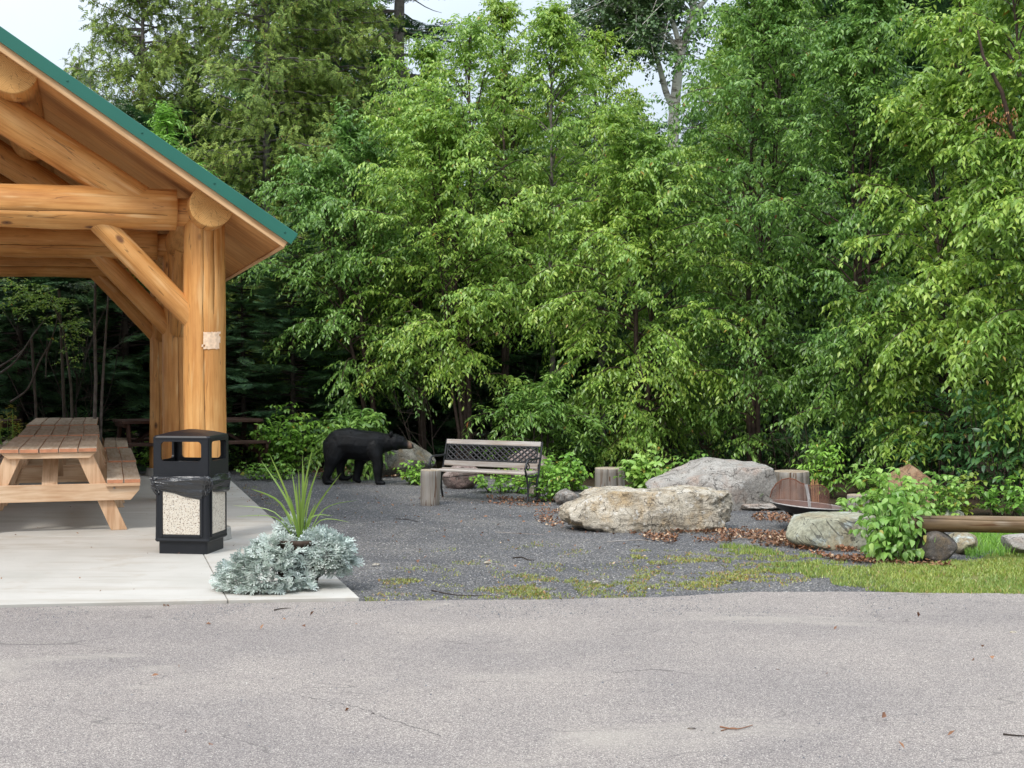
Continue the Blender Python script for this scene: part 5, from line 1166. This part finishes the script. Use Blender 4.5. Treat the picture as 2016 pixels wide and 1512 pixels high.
# ------------------------------------------------------------------ planter
pc = gp(588, 1163); pc.y += .12; pc.x *= pc.y/(pc.y-.12); ps = F/pc.y
pot = empty('planter_pot', (pc.x, pc.y, .018), 0, 'dark brown pot at the slab corner under silver foliage', 'planter')
link('pot', bm_mesh(lathe([(0.002, 0), (.125, 0), (.135, .02), (.15, .12), (.172, .30), (.185, .31), (.185, .335), (.165, .335), (.16, .29)]), bevel=0), pot, M['pot'])
for z in (.07, .24): 
    bm = bmesh.new(); r_ = .145+.125*z; bmesh.ops.create_cone(bm, cap_ends=False, segments=40, radius1=r_+.002, radius2=r_+.005, depth=.018, matrix=Matrix.Translation((0, 0, z))); link('hoop', bm_mesh(bm, smooth=True), pot, M['iron'])
link('soil', bm_mesh(lathe([(0.002, .30), (.16, .30)])), pot, M['soil'])
def lobed_leaf(r):
    """pinnate dusty-miller leaf along +x, unit length"""
    T = []; 
    def q(a, b, w0, w1, z0=0, z1=0):
        a, b = np.array(a), np.array(b); d = b-a; n = np.array([-d[1], d[0]]); n = n/np.linalg.norm(n)
        A = [a[0]+n[0]*w0, a[1]+n[1]*w0, z0]; B = [a[0]-n[0]*w0, a[1]-n[1]*w0, z0]; C = [b[0]-n[0]*w1, b[1]-n[1]*w1, z1]; D = [b[0]+n[0]*w1, b[1]+n[1]*w1, z1]
        T.append([A, B, C]); T.append([A, C, D])
    q((0, 0), (.5, 0), .03, .06, 0, .05); q((.5, 0), (1, 0), .06, .035, .05, -.03)
    for t, ln in ((.32, .30), (.52, .36), (.72, .30)):
        for s in (-1, 1):
            e = (t+ln*.62, s*ln*.85*r.uniform(.85, 1.1)); q((t, s*.03), e, .035, .05, .04, .07+r.uniform(-.05, .05)); m = (t+ln*.35, s*ln*.55); q(m, (m[0]+.14, m[1]+s*.03), .035, .03, .06, .04)
    return np.array(T).reshape(-1, 3)
rg = np.random.RandomState(8); LL = [lobed_leaf(rg) for _ in range(3)]
def miller(name, blobs, label, seed, n):
    r = np.random.RandomState(seed); acc = Acc(); Vs = []
    for (c, rad, w) in blobs:
        m = int(n*w); d = norm(r.normal(size=(m, 3))); d[:, 2] = np.abs(d[:, 2])*1.0-.12; d = norm(d); d[:, 1] -= .25; d = norm(d)
        sc = r.uniform(.72, 1.03, m)[:, None]; P = np.array(c)+d*np.array(rad)*sc; P[:, 2] = np.maximum(P[:, 2], .03)
        D = norm(d*[1, 1, .55]+r.normal(0, .38, (m, 3))+[0, -.12, .10]); U = norm(d+r.normal(0, .35, (m, 3))+[0, 0, .6]); Yv = norm(np.cross(U, D)); Z = np.cross(D, Yv); S = r.uniform(.05, .115, m)
        wch = r.randint(0, 3, m)
        for k in range(3):
            q_ = wch == k; T = LL[k]; Vk = (T[None, :, 0, None]*D[q_][:, None]+T[None, :, 1, None]*Yv[q_][:, None]+T[None, :, 2, None]*Z[q_][:, None])*S[q_][:, None, None]+P[q_][:, None]-D[q_][:, None]*S[q_][:, None, None]*.4
            Vs.append(Vk.reshape(-1, 3))
        for k in range(26):
            p = P[r.randint(m)]; acc.tube([[0, 0, .30], [(c[0]+p[0])/2*.8, (c[1]+p[1])/2*.8, max(.1, c[2]+rad[2]*.5)], list(p)], [.005, .004, .003], 4)
    V = np.concatenate(Vs); T = empty(name, (pc.x, pc.y, .018), 0, label, 'plant', 'silver plants spilling from the pot')
    me = mesh_np('foliage', V, np.arange(len(V)).reshape(-1, 3)); lv = link('foliage', me, T, M['f_silver']); lv['kind'] = 'stuff'; link('stems', acc.mesh('stems', True), T, M['f_silver'])
k_ = 1/ps
miller('dusty_miller', [(((530-588)*k_, -.17, .02), (94*k_, .24, .26), .6), (((548-588)*k_, -.10, .20), (62*k_, .17, .16), .3), (((572-588)*k_, .12, .36), (34*k_, .10, .10), .12)], 'big silver-leaved mound spilling left of the pot onto the concrete', 601, 1250)
miller('dusty_miller', [(((650-588)*k_, -.04, .18), (52*k_, .19, .18), .6), (((630-588)*k_, .0, .27), (40*k_, .14, .12), .25), (((656-588)*k_, -.02, .09), (30*k_, .10, .10), .15)], 'smaller silver-leaved mound leaning right over the pot rim', 602, 760)
spike = empty('spike_plant', (pc.x, pc.y, .30), 0, 'spiky plant with long narrow upright leaves in the brown pot', 'plant')
tips = [(514, 906, .1), (531, 894, -.1), (493, 962, 0), (457, 995, .1), (465, 1017, -.1), (575, 931, .05), (596, 894, .1), (616, 880, -.05), (631, 909, .05), (672, 931, 0), (704, 985, .1), (655, 1015, -.1), (689, 1028, 0), (588, 925, -.1), (607, 938, -.05), (598, 915, .1), (583, 950, -.12), (615, 962, .12), (570, 975, -.1), (604, 958, -.15), (622, 990, .05), (560, 1000, .12)]
rg = np.random.RandomState(3)
for k, (u, v, dy) in enumerate(tips):
    tip = np.array(at(u, v, pc.y+dy))-np.array([pc.x, pc.y, .30]); arch = k in (2, 3, 4, 10, 11, 12); thin = k in (3, 4, 10, 12)
    root = np.array([(594-588)*k_+rg.normal(0, .012), rg.normal(0, .012), -.01]); mid = root*.5+tip*.5+(np.array([0, 0, .10 if arch else .015])+np.array([-tip[0]*.12, 0, 0]))
    P = np.array([list(p) for p in curve([root, mid, tip], 5)]); wd = (.0032 if thin else .0072)*np.array([.8, .95, 1.05, 1.1, 1.1, 1.05, .95, .8, .6, .35, .05])
    Tg = np.gradient(P, axis=0); sd = norm(np.cross(Tg, np.array([0, 1, 0])+rg.normal(0, .5, 3))); up_ = norm(np.cross(sd, Tg))
    V = np.stack([P+sd*wd[:, None]+up_*wd[:, None]*.4, P, P-sd*wd[:, None]+up_*wd[:, None]*.4], 1).reshape(-1, 3); Fc = []
    for i in range(10):
        for j in range(2): a = i*3+j; Fc.append([a, a+1, a+4, a+3])
    link('leaf', mesh_np('leaf', V, Fc, True), spike, M['f_spike'])

# ------------------------------------------------------------------ ground litter
def in_poly(P, poly):
    x, y = P[:, 0], P[:, 1]; c = np.zeros(len(P), bool); j = len(poly)-1
    for i in range(len(poly)):
        xi, yi, xj, yj = poly[i][0], poly[i][1], poly[j][0], poly[j][1]
        c ^= ((yi > y) != (yj > y)) & (x < (xj-xi)*(y-yi)/(yj-yi+1e-12)+xi); j = i
    return c
def scatter(poly_px, n, seed, thr=None, f0=1.5):
    poly = [tuple(gp(*p)[:2]) for p in poly_px]; A = np.array(poly); r = np.random.RandomState(seed)
    P = np.stack([r.uniform(A[:, 0].min(), A[:, 0].max(), n*6), r.uniform(A[:, 1].min(), A[:, 1].max(), n*6), np.zeros(n*6)], 1); P = P[in_poly(P, poly)]
    if thr is not None: f = Fld(seed+7, f0, 4, .6); P = P[f(P) > thr]
    return P[:n]
def blades(name, P, h, w, mat, seed, lean=.5):
    r = np.random.RandomState(seed); n = len(P); a = r.uniform(0, 6.28, n); hh = h*r.uniform(.4, 1.2, n); S = np.stack([np.cos(a), np.sin(a), np.zeros(n)], 1)*w*r.uniform(.6, 1.3, (n, 1)); b = r.uniform(0, 6.28, n)
    ln = np.stack([np.cos(b), np.sin(b), np.zeros(n)], 1)*(hh*r.uniform(.1, lean*2, n))[:, None]; Z = np.stack([0*hh, 0*hh, hh], 1)
    V = np.stack([P-S, P+S, P+S*.7+ln*.35+Z*.6, P-S*.7+ln*.35+Z*.6, P+ln+Z], 1).reshape(-1, 3); T = np.array([[0, 1, 2], [0, 2, 3], [3, 2, 4]])
    me = mesh_np(name, V, (np.arange(n)[:, None, None]*5+T).reshape(-1, 3)); return me
vp = ((1360, 1085), (1440, 1070), (1560, 1088), (1660, 1100), (1800, 1115), (1900, 1100), (2016, 1082), (2300, 1075), (2300, 1175), (2016, 1170), (1800, 1168), (1700, 1160), (1600, 1142), (1500, 1120), (1420, 1105))
P1_ = scatter(vp, 20000, 701, .02, 1.3); P2_ = scatter(((1700, 1120), (1900, 1104), (2300, 1080), (2300, 1172), (1760, 1166)), 24000, 702, -.9, 2.0)
P3_ = scatter(((1900, 1100), (2300, 1070), (2300, 1020), (1900, 1040)), 9000, 703)
Pg = np.concatenate([P1_, P2_]); Pg[:, 2] = -.01
tag(link('grass', blades('grass', Pg, .034, .0034, 0, 5), None, M['grass']), 'short bright green grass along the road edge at the right', kind='stuff')
tag(link('grass', blades('grass', P3_, .085, .0035, 0, 6), None, M['f_fern']), 'taller shaded grass below the log seat', kind='stuff')
Pm = np.concatenate([scatter(((840, 1100), (1300, 1110), (1280, 1182), (700, 1182)), 1300, 717, .5, 3.2), scatter(((1000, 1125), (1280, 1130), (1270, 1172), (1000, 1172)), 2200, 718, .25, 2.6), scatter(((1240, 1080), (1600, 1085), (1600, 1150), (1260, 1170)), 3600, 719, .32, 3.0), scatter(((700, 1140), (1260, 1125), (1290, 1180), (720, 1182)), 2200, 711, .48, 1.4), scatter(((1240, 1090), (1560, 1085), (1560, 1140), (1300, 1165)), 3600, 712, .38, 1.6), scatter(((860, 1060), (1240, 1060), (1260, 1125), (700, 1140)), 900, 713, .75, 1.6), scatter(((470, 955), (500, 950), (560, 1000), (545, 1005)), 500, 714, .1)])
Pm[:, 2] = -.012
tag(link('moss', blades('moss', Pm, .018, .0032, 0, 9, 1.0), None, M['moss']), 'yellow-green moss tufts on the gravel by the road', kind='stuff')
def dead(name, P, label, seed, size=.05, mat='dead'):
    r = np.random.RandomState(seed); n = len(P); a = r.uniform(0, 6.28, n); D = np.stack([np.cos(a), np.sin(a), r.normal(.1, .35, n)], 1); Nn = np.stack([r.normal(0, .5, n), r.normal(0, .5, n), np.ones(n)], 1); P = P.copy(); P[:, 2] += r.uniform(-.005, .02, n)
    me = mesh_np(name, *leaves_np(P, D, Nn, size*r.uniform(.5, 1.2, n), size*.6*r.uniform(.6, 1.2, n), .4, -.25)); tag(link(name, me, None, M[mat]), label, kind='stuff')
Pd = np.concatenate([scatter(((1230, 1045), (1450, 1040), (1480, 1065), (1300, 1072)), 800, 721, .1), scatter(((1455, 1048), (1560, 1045), (1570, 1078), (1480, 1072)), 800, 722, -.1), scatter(((1560, 1076), (1700, 1080), (1860, 1105), (1880, 1118), (1640, 1104)), 1100, 723, 0),
    scatter(((1040, 1000), (1110, 1005), (1110, 1040), (1060, 1030)), 180, 724, .2), scatter(((560, 918), (900, 925), (900, 945), (570, 938)), 900, 725, 0), scatter(((470, 960), (500, 955), (640, 1060), (560, 1020)), 160, 726, .1), scatter(((1500, 1000), (1560, 1000), (1560, 1040), (1460, 1040)), 320, 727, 0), scatter(((640, 960), (1500, 1000), (1560, 1130), (740, 1150)), 130, 728), scatter(((960, 975), (1090, 985), (1080, 1005), (960, 990)), 240, 729, 0), scatter(((-300, 1500), (2300, 1500), (2016, 1170), (0, 1200)), 26, 730)])
dead('fallen_leaves', Pd, 'dry orange-brown fallen leaves gathered along the rocks', 4, .040)
Pc = scatter(((-60, 1190), (700, 1178), (560, 1040), (470, 960), (300, 940), (-60, 940)), 46, 761); Pc2 = scatter(((700, 1176), (560, 1040), (470, 960), (440, 960), (530, 1040), (660, 1170)), 40, 762)
Pc = np.concatenate([Pc, Pc2]); Pc[:, 2] = .022
dead('slab_litter', Pc, 'crumbs of dry leaf and bark scattered on the concrete slab', 14, .022)
# loose stones on the gravel
Ps = scatter(((720, 1180), (450, 935), (1050, 945), (1560, 1010), (2000, 1165), (1490, 1166), (1000, 1182)), 26000, 741); r = np.random.RandomState(2)
n = len(Ps); ax3 = r.uniform(.0035, .009, (n, 3)); ax3[:, 2] *= .7; base = np.array([[1, 0, 0], [-1, 0, 0], [0, 1, 0], [0, -1, 0], [0, 0, 1.0], [.1, .1, -1]]); jit = base[None]+r.normal(0, .25, (n, 6, 3))
Vs = (jit*ax3[:, None]+Ps[:, None]+np.array([0, 0, -.010])).reshape(-1, 3); T8 = np.array([[0, 2, 4], [2, 1, 4], [1, 3, 4], [3, 0, 4]])
def m_stones():
    t = NT('loose_stone'); g = t.n('ShaderNodeNewGeometry'); return t.bsdf(t.ramp(g.outputs['Random Per Island'], [(0, (.09, .092, .10)), (.5, (.145, .147, .157)), (.85, (.21, .21, .215)), (.97, (.32, .31, .30)), (1, (.55, .52, .47))]), .85)
Pq = np.concatenate([scatter(((-200, 1196), (707, 1186), (1000, 1183), (1490, 1169), (2200, 1172), (2200, 1215), (1300, 1215), (-200, 1225)), 1500, 751, .0, 1.2), scatter(((-200, 1200), (2200, 1180), (2300, 1500), (-300, 1500)), 420, 752)]); m_ = len(Pq); Pq[:, 2] = .010
a2 = np.random.RandomState(4).uniform(.002, .006, (m_, 3)); V2 = ((base[None]+np.random.RandomState(6).normal(0, .25, (m_, 6, 3)))*a2[:, None]+Pq[:, None]+np.array([0, 0, -.008])).reshape(-1, 3)
Vs = np.concatenate([Vs, V2]); n = n+m_
tag(link('loose_gravel', mesh_np('loose_gravel', Vs, (np.arange(n)[:, None, None]*6+T8).reshape(-1, 3)), None, m_stones()), 'loose dark gravel stones scattered over the yard', kind='stuff')
# a few single sticks and pale stones
rr = random.Random(21)
def stick(pts, r_, mat, label, z=.0):
    P = [list(gp(u, v)+Vector((0, 0, z+r_*.8+rr.uniform(0, .004)))) for u, v in pts]; acc = Acc(); P = [list(p) for p in curve(P, 3)]; acc.tube(P, np.linspace(r_, r_*.4, len(P)), 5)
    tag(link('fallen_stick', acc.mesh('stick', True), None, M[mat]), label, 'stick', 'sticks lying on the ground')
stick(((1010, 1097), (1027, 1096), (1040, 1101), (1052, 1102)), .007, 'bark', 'dark crooked stick alone in the middle of the gravel', -.012)
stick(((850, 1160), (900, 1170), (968, 1171)), .005, 'bark', 'long thin dark stick on the gravel near the road edge', -.012)
stick(((975, 1046), (1010, 1048), (1070, 1051)), .004, 'slat', 'straight pale stick on the gravel below the bench', -.012)
stick(((780, 1020), (800, 1021), (823, 1026)), .005, 'bark', 'short brown stick on the gravel left of the grey stump foot', -.012)
stick(((1418, 1432), (1450, 1438), (1482, 1429)), .004, 'dead', 'curved brown twig on the asphalt at the lower right')
stick(((1420, 1440), (1440, 1434), (1452, 1437)), .003, 'dead', 'tiny twig touching the curved one on the asphalt')
stick(((540, 1203), (556, 1200), (573, 1199)), .005, 'bark', 'short dark twig on the asphalt in front of the planter')
stick(((1975, 1447), (2000, 1450), (2030, 1452)), .005, 'bark', 'dark twig on the asphalt at the right edge')
stick(((1408, 1098), (1420, 1112), (1432, 1124)), .003, 'bark', 'thin dark twig lying across the mossy gravel')
stick(((1195, 1065), (1260, 1062), (1290, 1066)), .004, 'slat', 'pale twig among dead leaves before the tan boulder', -.01)
for k, (u, v, s_, lab) in enumerate(((740, 1112, .035, 'pale flat stone on the gravel right of the planter'), (960, 1108, .032, 'pale stone on the gravel near the crooked stick'), (1174, 1146, .03, 'white stone on the yellow moss'), (1362, 1435, .022, 'dark lump on the asphalt at the lower right'), (1995, 1245, .025, 'pale chip on the asphalt near the right edge'))):
    p = gp(u, v); boulder('pebble', (p.x, p.y, -.004), (s_*1.8, s_, s_*.7), 'r_dark' if k == 3 else 'r_tan', lab, 900+k, sub=2, sink=.25, group='single stones on the ground', cat='stone')
# brown dried spray in the right-hand tree
lf = Leafer(31)
for k in range(26):
    p = at(1960+rr.gauss(0, 26), 225+rr.gauss(0, 14), 16.3); lf.spray(list(p), [rr.gauss(0, 1), rr.gauss(0, .4), -.6], .12, 5, .06, .022, .8)
acc = Acc(); acc.tube([list(at(2060, 330, 16.6)), list(at(2000, 290, 16.5)), list(at(1972, 180, 16.4)), list(at(1935, 110, 16.3)), list(at(1925, 60, 16.3))], [.035, .03, .025, .018, .01], 7)
acc.tube([list(at(1975, 250, 16.45)), list(at(1940, 228, 16.4)), list(at(1905, 240, 16.3))], [.012, .008, .004], 5)
T = empty('dead_branch', (0, 0, 0), 0, 'dark leaning branch carrying a brown dried leaf spray at the upper right', 'branch'); link('limb', acc.mesh('limb', True), T, M['bark_red']); link('dried_leaves', lf.mesh('dried'), T, M['f_deadbr'])
